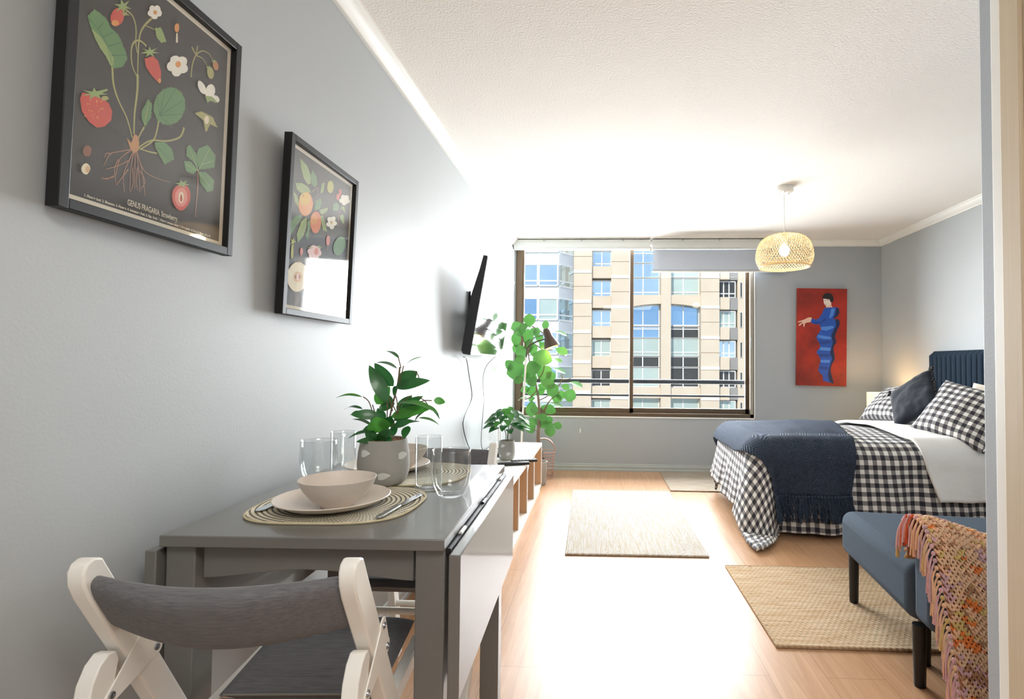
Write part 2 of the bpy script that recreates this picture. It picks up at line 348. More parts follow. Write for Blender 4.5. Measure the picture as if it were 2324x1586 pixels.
def smoothpts(pts, k=6):
    """Catmull-Rom through points"""
    P = [Vector(p) for p in pts]; out = []
    for i in range(len(P)-1):
        p0, p1, p2, p3 = P[max(i-1, 0)], P[i], P[i+1], P[min(i+2, len(P)-1)]
        for j in range(k):
            t = j/k
            out.append(.5*((2*p1)+(-p0+p2)*t+(2*p0-5*p1+4*p2-p3)*t*t+(-p0+3*p1-3*p2+p3)*t**3))
    out.append(P[-1]); return out
ART_STRAWBERRY=[
('s','stem',[(-87,380),(-71,378),(-63,361),(-62,335),(-58,319)],1.6),
('s','stem',[(-31,401),(-47,375),(-55,351),(-56,314),(-55,281)],1.8),
('s','stem',[(-40,342),(-52,344),(-64,336),(-70,318),(-67,292),(-57,277)],1.8),
('s','stem',[(-55,281),(-54,251),(-57,207),(-56,171)],2.4),
('s','stem',[(-43,378),(-29,382),(-20,383)],1),
('s','stem',[(-104,267),(-100,238),(-89,215),(-72,193),(-59,163)],2),
('s','stem',[(-5,228),(-8,201),(-16,176),(-42,149)],2),
('s','stem',[(55,233),(46,210),(16,189),(-21,174),(-47,149)],2),
('s','stem',[(-36,193),(-45,173),(-51,152)],1.6),
('s','stem',[(-6,156),(-24,152),(-47,149)],1.6),
('s','stem',[(66,342),(68,370),(76,394),(93,413),(112,417),(124,408)],1.4),
('s','stem',[(78,394),(94,397),(109,388)],1.2),
('s','stem',[(64,404),(76,394)],2),
('s','stem',[(79,415),(76,394)],1.4),
('s','rstem',[(96,157),(98,126),(96,90),(95,62)],1.6),
('s','root',[(-56,144),(-85,127),(-100,117),(-110,93)],0.9),
('s','root',[(-56,144),(-81,116),(-89,83),(-113,70)],0.9),
('s','root',[(-84,114),(-90,95),(-86,70)],0.9),
('s','root',[(-55,141),(-69,105),(-73,86),(-69,61)],0.9),
('s','root',[(-54,141),(-59,109),(-59,67)],0.9),
('s','root',[(-52,142),(-51,106),(-49,73)],0.9),
('s','root',[(-50,143),(-44,115),(-38,71)],0.9),
('s','root',[(-50,143),(-37,114),(-27,68)],0.9),
('s','root',[(-50,144),(-34,115),(-8,109),(27,112)],0.9),
('s','root',[(-65,119),(-84,103),(-105,89)],0.9),
('s','root',[(-64,104),(-77,82),(-86,67)],0.9),
('s','root',[(-56,110),(-53,84),(-58,64)],0.9),
('s','root',[(-41,110),(-29,95),(-36,78)],0.9),
('s','root',[(-97,118),(-106,116),(-110,107)],0.9),
('s','root',[(-92,82),(-104,72),(-112,72)],0.9),
('s','root',[(-46,114),(-47,89),(-43,72)],0.9),
('p','crown',[(-71,158),(-61,153),(-56,171),(-49,171),(-45,160),(-46,145),(-55,136),(-62,141)]),
('p','leaf',[(-151,324),(-151,327),(-148,328),(-148,332),(-146,333),(-145,337),(-143,338),(-142,342),(-140,343),(-139,343),(-137,342),(-136,343),(-134,342),(-132,343),(-130,342),(-129,343),(-127,341),(-125,342),(-123,341),(-122,342),(-120,340),(-119,340),(-118,338),(-116,338),(-115,335),(-114,335),(-113,332),(-111,332),(-110,329),(-108,331),(-106,329),(-103,330),(-102,328),(-98,329),(-98,327),(-95,327),(-95,324),(-92,324),(-92,321),(-89,320),(-90,318),(-87,317),(-88,314),(-85,313),(-85,311),(-82,310),(-83,308),(-80,306),(-81,305),(-79,302),(-80,301),(-77,298),(-78,296),(-78,292),(-81,290),(-81,286),(-83,284),(-84,279),(-86,278),(-88,274),(-91,274),(-94,270),(-97,270),(-99,266),(-102,266),(-104,265),(-105,267),(-107,266),(-109,268),(-110,268),(-111,271),(-112,271),(-113,274),(-115,273),(-116,276),(-117,276),(-118,279),(-120,278),(-121,281),(-123,280),(-124,283),(-127,282),(-127,285),(-130,284),(-129,287),(-132,287),(-131,289),(-134,290),(-133,292),(-136,292),(-135,294),(-138,295),(-137,296),(-140,298),(-139,300),(-142,302),(-141,303),(-144,305),(-143,307),(-146,309),(-145,310),(-147,312),(-147,313),(-149,316),(-148,317),(-150,319),(-150,320),(-152,323)]),
('p','leaf2',[(-144,308),(-129,305),(-112,292),(-103,282),(-102,268),(-108,267),(-117,278),(-126,284),(-137,296)]),
('s','dleaf',[(-151,322),(-122,306),(-103,267)],0.7),
('s','dleaf',[(-134,313),(-124,331)],0.7),
('s','dleaf',[(-123,307),(-106,327)],0.7),
('s','dleaf',[(-114,297),(-91,317)],0.7),
('s','dleaf',[(-107,285),(-81,301)],0.7),
('p','leaf',[(53,271),(55,268),(51,265),(52,261),(49,259),(50,255),(47,252),(47,248),(43,246),(42,242),(39,241),(38,236),(35,235),(33,231),(29,231),(27,226),(24,227),(21,222),(19,223),(14,219),(11,220),(6,216),(3,217),(0,215),(-1,218),(-5,216),(-5,219),(-9,217),(-9,220),(-13,220),(-12,223),(-15,223),(-14,227),(-18,227),(-17,230),(-20,231),(-17,235),(-20,236),(-18,240),(-20,242),(-18,245),(-19,248),(-16,251),(-18,254),(-14,257),(-15,260),(-13,263),(-12,266),(-9,268),(-8,272),(-5,274),(-4,278),(-1,279),(0,284),(3,284),(6,288),(8,288),(11,293),(13,292),(18,297),(21,296),(27,300),(29,299),(33,301),(34,298),(38,301),(39,298),(43,300),(43,297),(47,298),(46,294),(50,294),(49,291),(53,291),(52,287),(55,286),(52,282),(55,280),(53,276),(56,274)]),
('s','dleaf',[(-5,229),(-14,266)],0.7),
('s','dleaf',[(-5,229),(5,287)],0.7),
('s','dleaf',[(-5,229),(28,297)],0.7),
('s','dleaf',[(-5,229),(47,284)],0.7),
('s','dleaf',[(-5,229),(50,258)],0.7),
('s','dleaf',[(-5,229),(31,219)],0.7),
('p','leaf',[(-43,220),(-42,224),(-40,227),(-39,232),(-37,233),(-36,239),(-35,240),(-33,246),(-32,247),(-29,247),(-28,244),(-24,244),(-23,241),(-22,239),(-23,235),(-22,232),(-24,229),(-22,226),(-24,222),(-23,218),(-24,216),(-26,211),(-28,209),(-30,203),(-31,201),(-33,196),(-35,194),(-37,195),(-39,199),(-41,200),(-42,203),(-43,205),(-43,209),(-44,211),(-43,214),(-44,217)]),
('s','stem',[(-37,195),(-30,244)],0.7),
('p','leaf',[(-12,174),(-9,177),(-5,177),(-2,180),(1,180),(5,183),(8,183),(11,184),(13,182),(16,183),(17,180),(21,181),(22,179),(26,179),(26,177),(29,176),(28,173),(31,171),(30,169),(33,166),(31,165),(34,162),(33,160),(31,157),(28,156),(26,152),(22,151),(20,147),(17,147),(14,142),(12,142),(10,142),(9,145),(7,145),(6,148),(4,148),(3,151),(0,151),(0,154),(-3,154),(-3,157),(-6,157),(-5,159),(-9,161),(-8,162),(-11,164),(-11,165),(-13,168),(-11,170),(-13,173)]),
('s','dleaf',[(-8,169),(27,153)],0.7),
('p','leaf',[(63,196),(67,202),(72,204),(74,203),(75,201),(78,201),(79,198),(83,198),(83,195),(88,195),(88,192),(91,190),(89,187),(92,184),(90,183),(93,179),(91,178),(94,174),(93,173),(95,169),(94,168),(96,164),(95,164),(94,164),(91,166),(90,167),(87,169),(86,170),(83,172),(81,172),(79,175),(76,174),(74,176),(70,175),(69,178),(64,177),(64,179),(62,182),(64,185),(62,188),(63,190),(62,194)]),
('p','leaf',[(94,205),(96,209),(100,210),(103,214),(106,214),(110,219),(112,219),(117,224),(119,223),(122,224),(123,221),(127,222),(128,218),(132,219),(132,215),(137,216),(137,213),(142,213),(141,210),(144,208),(141,205),(144,202),(141,199),(143,196),(140,194),(143,191),(140,189),(142,185),(140,184),(137,181),(133,181),(130,177),(126,177),(123,174),(119,174),(116,170),(113,171),(109,167),(106,168),(102,164),(100,165),(97,166),(97,170),(94,170),(95,174),(91,175),(93,178),(89,179),(90,183),(88,185),(91,188),(89,191),(92,194),(90,197),(93,199),(92,204)]),
('p','leaf',[(58,165),(62,168),(66,168),(71,171),(75,171),(78,171),(79,169),(83,169),(84,166),(88,166),(89,164),(93,162),(93,161),(91,157),(87,154),(84,149),(80,148),(76,147),(72,148),(67,147),(65,149),(62,150),(63,153),(60,155),(61,157),(59,159),(60,161),(57,164)]),
('p','leaf',[(98,157),(102,161),(107,161),(112,164),(116,164),(119,165),(121,162),(125,163),(126,161),(130,161),(131,159),(136,159),(136,157),(141,157),(141,155),(143,152),(140,149),(142,146),(140,144),(142,140),(140,138),(141,134),(139,133),(135,129),(131,129),(126,125),(122,125),(120,125),(118,129),(114,129),(113,132),(108,132),(108,135),(103,136),(103,138),(100,141),(102,143),(99,146),(101,148),(98,151),(99,153),(97,156)]),
('s','leaf2',[(96,159),(72,196)],0.7),
('s','leaf2',[(96,159),(124,217)],0.7),
('s','leaf2',[(96,159),(62,161)],0.7),
('s','leaf2',[(96,159),(132,137)],0.7),
('s','leaf2',[(102,175),(137,197)],0.7),
('p','leaf2',[(-25,385),(-22,389),(-19,389),(-15,394),(-13,394),(-11,394),(-10,391),(-8,392),(-8,388),(-5,389),(-6,386),(-3,385),(-4,383),(-1,381),(-2,380),(1,378),(1,377),(-1,373),(-5,372),(-7,368),(-10,367),(-12,367),(-13,369),(-16,368),(-17,370),(-20,369),(-20,372),(-23,373),(-22,376),(-24,379),(-23,380),(-25,384)]),
('p','red',[(-89,362),(-90,356),(-93,350),(-97,344),(-101,340),(-105,338),(-109,338),(-111,340),(-113,344),(-113,350),(-111,356),(-109,362),(-105,368),(-101,372),(-97,374),(-93,375),(-90,372),(-89,368)]),
('p','orange',[(-97,348),(-98,345),(-101,341),(-104,338),(-107,337),(-110,337),(-111,339),(-110,342),(-108,346),(-104,349),(-101,350),(-98,350)]),
('p','leaf2',[(-75,388),(-88,380),(-88,370),(-94,375),(-104,363),(-98,376),(-108,374),(-96,382),(-96,392),(-90,387),(-80,400),(-86,386)]),
('p','stem',[(-77,375),(-85,370),(-91,364),(-90,368),(-96,367),(-88,372),(-83,379),(-84,374)]),
('p','red',[(-44,316),(-27,331),(-15,329),(-7,312),(-7,290),(-16,290),(-29,295),(-40,303)]),
('p','leaf2',[(-13,345),(-28,336),(-24,331),(-33,331),(-42,320),(-39,329),(-53,321),(-41,332),(-50,332),(-37,336),(-35,345),(-31,340),(-18,352),(-27,340)]),
('p','orange',[(-6,296),(-7,292),(-10,289),(-12,289),(-13,292),(-12,296),(-10,299),(-7,299)]),
('p','red',[(-157,184),(-154,196),(-136,203),(-109,202),(-101,191),(-102,175),(-113,159),(-126,151),(-140,154),(-153,166)]),
('p','orange',[(-140,174),(-141,172),(-142,172),(-142,173),(-142,174),(-141,175)]),
('p','orange',[(-136,174),(-137,172),(-138,172),(-138,173),(-138,174),(-137,175)]),
('p','orange',[(-129,195),(-129,194),(-130,193),(-131,194),(-130,196),(-129,196)]),
('p','orange',[(-147,161),(-147,159),(-148,159),(-149,160),(-148,161),(-147,162)]),
('p','orange',[(-140,184),(-141,183),(-141,182),(-142,183),(-141,185),(-141,185)]),
('p','orange',[(-117,188),(-117,186),(-118,186),(-119,187),(-118,188),(-117,189)]),
('p','orange',[(-122,185),(-122,184),(-123,183),(-124,184),(-123,185),(-122,186)]),
('p','orange',[(-128,193),(-129,191),(-130,191),(-130,192),(-130,193),(-129,194)]),
('p','orange',[(-128,169),(-128,167),(-129,167),(-129,168),(-129,169),(-128,170)]),
('p','orange',[(-131,171),(-132,170),(-133,170),(-133,171),(-133,172),(-132,172)]),
('p','orange',[(-128,196),(-128,195),(-129,194),(-129,195),(-129,197),(-128,197)]),
('p','orange',[(-124,180),(-125,178),(-125,178),(-126,179),(-126,180),(-125,181)]),
('p','orange',[(-139,191),(-139,190),(-140,189),(-141,190),(-140,192),(-140,192)]),
('p','orange',[(-121,185),(-121,184),(-122,184),(-123,185),(-122,186),(-121,186)]),
('p','orange',[(-125,170),(-126,168),(-126,168),(-127,169),(-126,170),(-126,171)]),
('p','orange',[(-125,168),(-126,167),(-126,166),(-127,167),(-127,169),(-126,169)]),
('p','orange',[(-135,167),(-136,166),(-137,166),(-137,167),(-137,168),(-136,168)]),
('p','orange',[(-134,164),(-134,162),(-135,162),(-135,163),(-135,164),(-134,165)]),
('p','orange',[(-121,198),(-121,197),(-122,196),(-123,197),(-122,199),(-121,199)]),
('p','orange',[(-144,183),(-144,181),(-145,181),(-146,182),(-145,183),(-144,184)]),
('p','orange',[(-118,188),(-118,187),(-119,186),(-120,187),(-119,189),(-118,189)]),
('p','orange',[(-129,187),(-129,186),(-130,186),(-130,187),(-130,188),(-129,188)]),
('p','leaf2',[(-110,216),(-127,206),(-122,202),(-133,201),(-143,190),(-140,199),(-156,190),(-142,201),(-154,200),(-138,206),(-136,214),(-131,210),(-117,221),(-126,210)]),
('p','stem',[(-109,210),(-110,207),(-114,203),(-118,201),(-121,201),(-122,203),(-121,206),(-118,209),(-114,211),(-111,211)]),
('s','leaf2',[(-130,205),(-120,216),(-112,223)],2.4),
('p','red',[(78,98),(76,89),(72,80),(67,73),(61,67),(55,64),(49,64),(43,66),(38,70),(34,76),(32,84),(32,92),(34,100),(39,107),(45,113),(53,118),(61,119),(69,118),(74,113),(77,107)]),
('p','pink',[(70,96),(70,89),(67,82),(63,77),(58,73),(52,71),(47,72),(43,75),(40,80),(39,86),(39,93),(42,99),(46,105),(51,109),(56,111),(62,110),(66,107),(69,102)]),
('p','cream',[(61,93),(60,88),(59,83),(56,80),(53,79),(50,81),(48,84),(48,89),(48,94),(50,98),(52,101),(55,102),(58,101),(60,98)]),
('p','leaf2',[(75,123),(61,118),(62,111),(54,114),(42,107),(49,115),(36,113),(50,119),(49,125),(57,122),(68,130),(62,122)]),
('p','red2',[(57,90),(57,85),(55,82),(54,81),(52,84),(51,88),(52,93),(53,97),(55,97),(56,95)]),
('p','white',[(-13,420),(-15,415),(-20,411),(-24,410),(-26,411),(-27,415),(-24,420),(-20,424),(-16,426),(-13,424)]),
('p','white',[(-27,401),(-32,399),(-35,400),(-35,404),(-32,409),(-28,413),(-24,414),(-21,413),(-21,410),(-23,405)]),
('p','white',[(-43,400),(-43,404),(-41,408),(-37,412),(-33,414),(-30,413),(-30,409),(-32,404),(-36,400),(-40,399)]),
('p','white',[(-38,419),(-34,423),(-30,424),(-27,423),(-27,420),(-29,415),(-33,410),(-38,409),(-40,410),(-40,414)]),
('p','white',[(-20,431),(-17,430),(-16,426),(-19,422),(-23,418),(-27,416),(-30,417),(-30,421),(-28,426),(-24,430)]),
('p','white',[(54,348),(48,341),(41,336),(34,335),(31,339),(32,346),(37,353),(45,358),(51,359),(55,355)]),
('p','white',[(25,321),(19,321),(16,324),(17,331),(22,338),(29,343),(36,344),(39,340),(38,333),(33,326)]),
('p','white',[(4,328),(5,335),(10,342),(17,347),(24,347),(27,344),(26,337),(21,330),(14,325),(7,324)]),
('p','white',[(18,358),(25,363),(32,364),(35,361),(34,354),(28,347),(21,342),(15,341),(11,344),(12,351)]),
('p','white',[(49,372),(52,368),(51,361),(46,354),(38,349),(31,348),(28,352),(29,358),(34,366),(42,371)]),
('p','white',[(102,343),(105,337),(106,331),(103,326),(98,324),(91,324),(86,328),(82,334),(82,340),(84,345),(90,347),(96,346)]),
('p','white',[(131,345),(128,336),(123,327),(115,322),(109,321),(104,325),(103,333),(106,342),(111,350),(118,356),(125,357),(130,353)]),
('p','white',[(139,340),(143,338),(145,334),(143,330),(139,326),(133,323),(127,322),(123,324),(122,327),(123,332),(127,336),(133,339)]),
('p','orange',[(-24,416),(-24,413),(-26,411),(-29,409),(-31,409),(-31,411),(-31,414),(-29,417),(-26,418),(-24,418)]),
('p','orange',[(37,352),(36,349),(34,345),(30,342),(27,341),(25,342),(23,344),(24,348),(27,352),(30,355),(33,356),(36,355)]),
('p','leaf2',[(103,323),(122,331),(142,326),(120,320),(114,316),(111,311)]),
('p','orange',[(28,421),(28,416),(26,411),(23,408),(20,408),(18,410),(17,414),(18,419),(20,423),(23,426),(25,427),(28,425)]),
('p','cream',[(22,406),(25,408),(27,390),(22,387)]),
('p','stem',[(124,385),(125,379),(123,372),(119,367),(114,365),(109,367),(106,372),(105,378),(107,385),(111,390),(116,391),(121,390)]),
('p','berry',[(136,407),(137,403),(136,398),(133,394),(129,392),(125,392),(121,396),(120,400),(121,405),(124,409),(128,411),(133,411)]),
('p','leaf2',[(119,393),(112,388),(112,385),(108,385),(101,380),(105,385),(101,385),(108,388),(112,394),(112,390)]),
('p','leaf2',[(133,414),(126,409),(127,406),(123,407),(116,402),(120,407),(116,407),(122,410),(126,414),(126,411)]),
('p','stem',[(78,273),(79,275),(82,276),(83,278),(87,279),(88,282),(91,282),(93,285),(95,285),(97,286),(100,285),(102,287),(104,286),(106,287),(108,286),(111,288),(113,286),(116,288),(117,287),(121,289),(122,287),(126,289),(126,287),(130,288),(129,285),(132,285),(131,282),(135,282),(134,280),(138,279),(136,277),(140,276),(139,275),(143,274),(141,272),(140,272),(136,272),(135,271),(130,271),(129,271),(125,270),(124,270),(119,270),(120,266),(118,265),(118,262),(116,261),(116,257),(115,257),(114,252),(113,252),(110,249),(107,250),(107,250),(107,253),(106,253),(106,256),(105,256),(105,260),(103,259),(104,263),(102,263),(104,266),(101,267),(103,269),(99,269),(99,270),(95,270),(96,270),(92,271),(92,271),(88,271),(88,271),(84,272),(85,272),(81,272),(81,273),(77,273)]),
('p','cream',[(117,278),(116,272),(113,267),(109,265),(106,267),(104,272),(105,277),(108,282),(112,284),(116,282)]),
('p','brown',[(-135,108),(-135,104),(-137,100),(-140,97),(-143,96),(-146,96),(-148,99),(-149,103),(-148,107),(-146,111),(-144,114),(-140,115),(-138,115),(-135,112)]),
('p','cream',[(-135,78),(-136,74),(-138,70),(-140,67),(-144,66),(-147,67),(-149,69),(-150,73),(-149,77),(-147,81),(-144,84),(-141,85),(-138,84),(-136,82)]),
('p','tan',[(-136,77),(-136,74),(-138,71),(-141,70),(-143,72),(-143,75),(-143,78),(-141,81),(-139,82),(-137,80)]),
]
ART_APRICOT=[
('s','rstem',[(-67,360),(-32,387),(-38,353),(-58,328)],1.2),
('s','rstem',[(94,305),(98,341),(112,375),(119,390)],1.6),
('s','stem',[(32,396),(32,384)],1),
('s','stem',[(53,286),(55,282)],1),
('p','leaf2',[(-130,436),(-93,427),(-77,410),(-71,385),(-88,377),(-108,388),(-122,409)]),
('s','leaf',[(-130,436),(-71,385)],0.7),
('p','leaf',[(-66,428),(-44,414),(-38,393),(-50,381),(-68,387),(-77,403)]),
('s','dleaf',[(-66,428),(-50,381)],0.7),
('p','leaf2',[(-146,362),(-114,372),(-81,371),(-70,361),(-93,347),(-120,343),(-139,347)]),
('s','leaf',[(-146,362),(-70,361)],0.7),
('p','leaf2',[(-154,337),(-137,331),(-122,312),(-121,297),(-144,309)]),
('s','leaf',[(-154,337),(-122,312)],0.7),
('p','leaf2',[(-20,375),(-14,405),(1,414),(-1,389),(-13,375)]),
('s','leaf',[(-20,375),(1,414)],0.7),
('p','leaf',[(-47,315),(-41,345),(-16,362),(-8,347),(-22,325)]),
('s','dleaf',[(-47,315),(-16,362)],0.7),
('p','leaf2',[(-22,323),(30,347),(23,332),(-7,313)]),
('s','leaf',[(-22,323),(23,332)],0.7),
('p','leaf2',[(-14,309),(2,314),(32,272),(6,270)]),
('s','leaf',[(-14,309),(32,272)],0.7),
('p','leaf',[(-106,285),(-136,274),(-157,254),(-161,228),(-156,214),(-138,241),(-113,268)]),
('s','dleaf',[(-106,285),(-161,228)],0.7),
('p','leaf2',[(-83,286),(-110,265),(-128,225),(-121,202),(-95,229),(-82,259)]),
('s','leaf',[(-83,286),(-121,202)],0.7),
('p','leaf',[(-80,271),(-58,289),(-62,257),(-76,241)]),
('s','dleaf',[(-80,271),(-62,257)],0.7),
('p','leaf',[(-86,235),(-73,254),(-67,240),(-75,219)]),
('s','dleaf',[(-86,235),(-67,240)],0.7),
('p','leaf',[(55,345),(58,367),(78,377),(95,370),(87,352)]),
('s','dleaf',[(55,345),(78,377)],0.7),
('p','leaf2',[(101,341),(122,352),(134,329),(125,320),(105,330)]),
('s','leaf',[(101,341),(134,329)],0.7),
('p','leaf2',[(104,368),(125,379),(138,360),(117,363)]),
('s','leaf',[(104,368),(138,360)],0.7),
('p','orange',[(-56,331),(-57,321),(-61,311),(-67,302),(-76,294),(-86,288),(-96,285),(-106,285),(-115,288),(-122,293),(-126,301),(-127,310),(-125,320),(-121,330),(-115,339),(-107,346),(-98,352),(-89,355),(-80,356),(-71,353),(-64,348),(-59,340)]),
('p','yellow',[(-71,341),(-73,334),(-77,327),(-84,320),(-93,315),(-102,313),(-111,312),(-118,314),(-122,319),(-124,324),(-123,331),(-119,338),(-112,344),(-104,349),(-94,352),(-86,353),(-78,351),(-73,347)]),
('p','apricot',[(-7,291),(-8,280),(-12,270),(-18,261),(-26,254),(-35,251),(-44,250),(-52,252),(-58,258),(-63,266),(-65,275),(-64,285),(-60,295),(-54,304),(-46,311),(-38,315),(-29,316),(-21,314),(-14,308),(-9,301)]),
('p','orange',[(-27,295),(-29,287),(-34,280),(-41,274),(-49,272),(-57,273),(-62,278),(-64,285),(-63,293),(-58,300),(-51,306),(-43,308),(-35,307),(-30,302)]),
('p','brown',[(-103,340),(-104,338),(-106,337),(-109,337),(-110,338),(-109,340),(-107,342),(-104,342)]),
('p','yg',[(53,418),(52,410),(48,402),(42,396),(35,393),(28,392),(21,394),(17,398),(16,405),(17,413),(20,420),(26,426),(33,430),(41,431),(47,429),(51,424)]),
('p','pinkd',[(104,417),(103,410),(100,405),(96,402),(91,402),(88,406),(87,411),(88,417),(90,423),(95,426),(99,425),(102,422)]),
('p','pinkd',[(94,399),(93,394),(89,388),(83,385),(78,385),(74,388),(72,392),(74,398),(77,403),(83,406),(88,407),(92,404)]),
('p','white',[(161,404),(154,398),(144,393),(133,392),(127,395),(128,400),(134,406),(145,410),(155,411),(161,409)]),
('p','white',[(124,381),(115,380),(109,383),(110,389),(116,395),(126,399),(135,400),(141,397),(140,391),(133,385)]),
('p','white',[(91,385),(92,390),(99,396),(109,400),(119,402),(124,399),(123,394),(117,388),(106,384),(97,382)]),
('p','white',[(107,409),(116,414),(126,414),(132,412),(131,406),(125,400),(115,396),(106,396),(100,398),(101,404)]),
('p','white',[(150,421),(155,419),(154,413),(147,407),(137,402),(127,401),(122,404),(123,409),(130,416),(140,420)]),
('p','white',[(86,311),(81,305),(72,301),(62,299),(55,301),(54,305),(58,311),(67,315),(77,317),(84,315)]),
('p','white',[(57,286),(48,285),(41,287),(40,292),(44,297),(52,302),(61,303),(68,301),(69,296),(65,290)]),
('p','white',[(22,289),(21,294),(26,299),(35,304),(44,305),(51,304),(52,299),(47,294),(38,289),(29,288)]),
('p','white',[(29,315),(37,319),(47,321),(53,319),(55,314),(51,309),(43,305),(33,303),(27,305),(25,310)]),
('p','white',[(68,329),(74,327),(75,322),(70,316),(62,312),(53,310),(47,312),(46,317),(50,322),(59,327)]),
('p','yellow',[(58,306),(56,303),(52,301),(48,301),(47,303),(48,307),(52,309),(56,309)]),
('p','yg',[(-129,204),(-140,199),(-139,189),(-145,196),(-156,190),(-149,200),(-156,206),(-146,205),(-140,215),(-140,205)]),
('p','yg',[(-139,175),(-139,164),(-141,157),(-144,153),(-147,155),(-150,162),(-151,172),(-150,182),(-149,190),(-146,193),(-142,191),(-140,184)]),
('p','pink',[(-94,184),(-95,178),(-98,173),(-101,171),(-105,172),(-108,176),(-109,181),(-108,187),(-106,191),(-102,194),(-98,193),(-95,189)]),
('s','stem',[(-101,173),(-102,169)],1),
('p','palepink',[(4,198),(-1,192),(-12,188),(-23,186),(-31,189),(-33,195),(-28,201),(-17,205),(-6,207),(3,204)]),
('p','palepink',[(-22,176),(-32,174),(-41,176),(-45,181),(-43,187),(-34,193),(-24,195),(-14,193),(-10,188),(-13,181)]),
('p','palepink',[(-60,173),(-65,177),(-64,183),(-57,189),(-46,193),(-36,193),(-31,189),(-32,182),(-39,176),(-50,173)]),
('p','palepink',[(-73,191),(-68,197),(-58,202),(-47,203),(-39,200),(-37,195),(-42,189),(-52,184),(-63,183),(-71,186)]),
('p','palepink',[(-48,213),(-38,215),(-29,214),(-25,209),(-27,202),(-36,197),(-46,194),(-55,196),(-59,201),(-56,208)]),
('p','palepink',[(-9,217),(-4,213),(-5,207),(-13,200),(-24,196),(-34,197),(-39,200),(-38,207),(-31,213),(-20,217)]),
('p','pink',[(-14,201),(-15,195),(-20,190),(-25,188),(-31,188),(-36,191),(-37,196),(-36,202),(-32,207),(-26,210),(-20,209),(-16,206)]),
('p','leaf2',[(9,220),(-5,215),(-10,210),(-15,213),(-29,212),(-15,216),(-10,222),(-6,218)]),
('p','leaf2',[(-43,207),(-56,202),(-60,197),(-64,201),(-77,199),(-64,203),(-60,208),(-56,205)]),
('p','pink',[(48,248),(47,241),(44,235),(39,231),(34,230),(29,232),(26,236),(25,243),(25,250),(28,256),(33,260),(38,261),(43,259),(47,255)]),
('s','rstem',[(37,230),(36,216)],1.2),
('p','leaf',[(145,249),(137,237),(126,226),(113,218),(100,213),(87,212),(77,215),(71,222),(69,231),(71,242),(78,253),(88,263),(101,272),(115,277),(128,279),(138,276),(145,270),(147,260)]),
('p','cream',[(-62,118),(-63,106),(-68,95),(-76,85),(-87,77),(-99,71),(-112,68),(-125,67),(-137,70),(-147,75),(-155,82),(-160,91),(-162,101),(-161,112),(-157,122),(-149,132),(-140,140),(-128,147),(-115,150),(-102,152),(-90,150),(-78,145),(-70,138),(-64,128)]),
('p','tan',[(-91,113),(-93,106),(-99,100),(-108,95),(-118,94),(-127,95),(-133,100),(-135,105),(-133,112),(-128,118),(-119,123),(-109,124),(-100,123),(-94,119)]),
('p','palepink',[(-107,110),(-108,104),(-111,100),(-115,100),(-119,103),(-120,108),(-119,114),(-116,118),(-112,119),(-109,116)]),
('p','brown',[(-119,108),(-120,104),(-123,102),(-126,103),(-127,107),(-126,111),(-123,113),(-121,112)]),
('p','brown',[(-101,111),(-102,107),(-105,104),(-108,106),(-109,110),(-108,114),(-105,116),(-103,115)]),
('s','stem',[(-113,146),(-112,154)],1.4),
]
ART_PAINTING=[
('p','skirt',[(-16,595),(-7,547),(-30,506),(-51,464),(-21,409),(-16,368),(-47,324),(-16,272),(-10,231),(-29,162),(-21,132),(15,93),(15,55),(62,38),(107,36),(93,93),(84,148),(98,217),(114,258),(100,300),(107,368),(131,423),(120,478),(144,547),(166,595),(155,643),(87,636)]),
('p','navy',[(125,636),(158,643),(168,595),(146,544),(125,478),(137,423),(111,368),(125,265),(98,210),(87,148),(98,93),(114,32),(87,36),(62,93),(70,162),(87,224),(98,265),(80,320),(93,375),(103,430),(89,478),(114,547),(139,595)]),
('p','lightblue',[(-10,567),(107,581),(114,561),(45,533),(-3,540)]),
('p','lightblue',[(-37,492),(87,471),(93,453),(18,451),(-37,462)]),
('p','lightblue',[(-12,375),(87,368),(84,338),(-23,344)]),
('p','lightblue',[(-12,251),(80,251),(73,224),(-7,224)]),
('p','midblue',[(-23,430),(87,437),(93,412),(-16,403)]),
('p','midblue',[(-37,313),(76,306),(87,279),(-21,279)]),
('p','midblue',[(-23,190),(66,183),(66,155),(-26,159)]),
('p','skirt',[(32,756),(66,764),(103,760),(155,753),(161,712),(147,682),(87,632),(-16,594),(-78,595),(-106,616),(-109,647),(-44,640),(1,698),(15,739)]),
('p','navy',[(131,753),(158,750),(165,705),(147,677),(107,643),(125,698)]),
('p','lightblue',[(87,746),(125,750),(107,684),(80,650),(70,657)]),
('p','midblue',[(-78,616),(-16,613),(32,657),(45,636),(-10,598),(-76,596)]),
('p','skin',[(-95,653),(-126,657),(-168,636),(-220,618),(-223,607),(-188,613),(-218,585),(-210,574),(-180,599),(-174,567),(-164,570),(-154,602),(-95,618)]),
('p','skin',[(37,780),(87,808),(89,774),(103,758),(40,756)]),
('p','face',[(11,846),(73,849),(87,822),(73,780),(40,767),(18,794)]),
('p','hair',[(7,842),(12,877),(34,893),(66,897),(93,879),(107,846),(103,815),(78,812),(65,840)]),
('p','dark',[(23,824),(34,827),(34,823),(23,820)]),
('p','dark',[(48,829),(62,829),(62,824),(48,824)]),
('p','lip',[(32,789),(45,791),(44,785),(33,783)]),
]
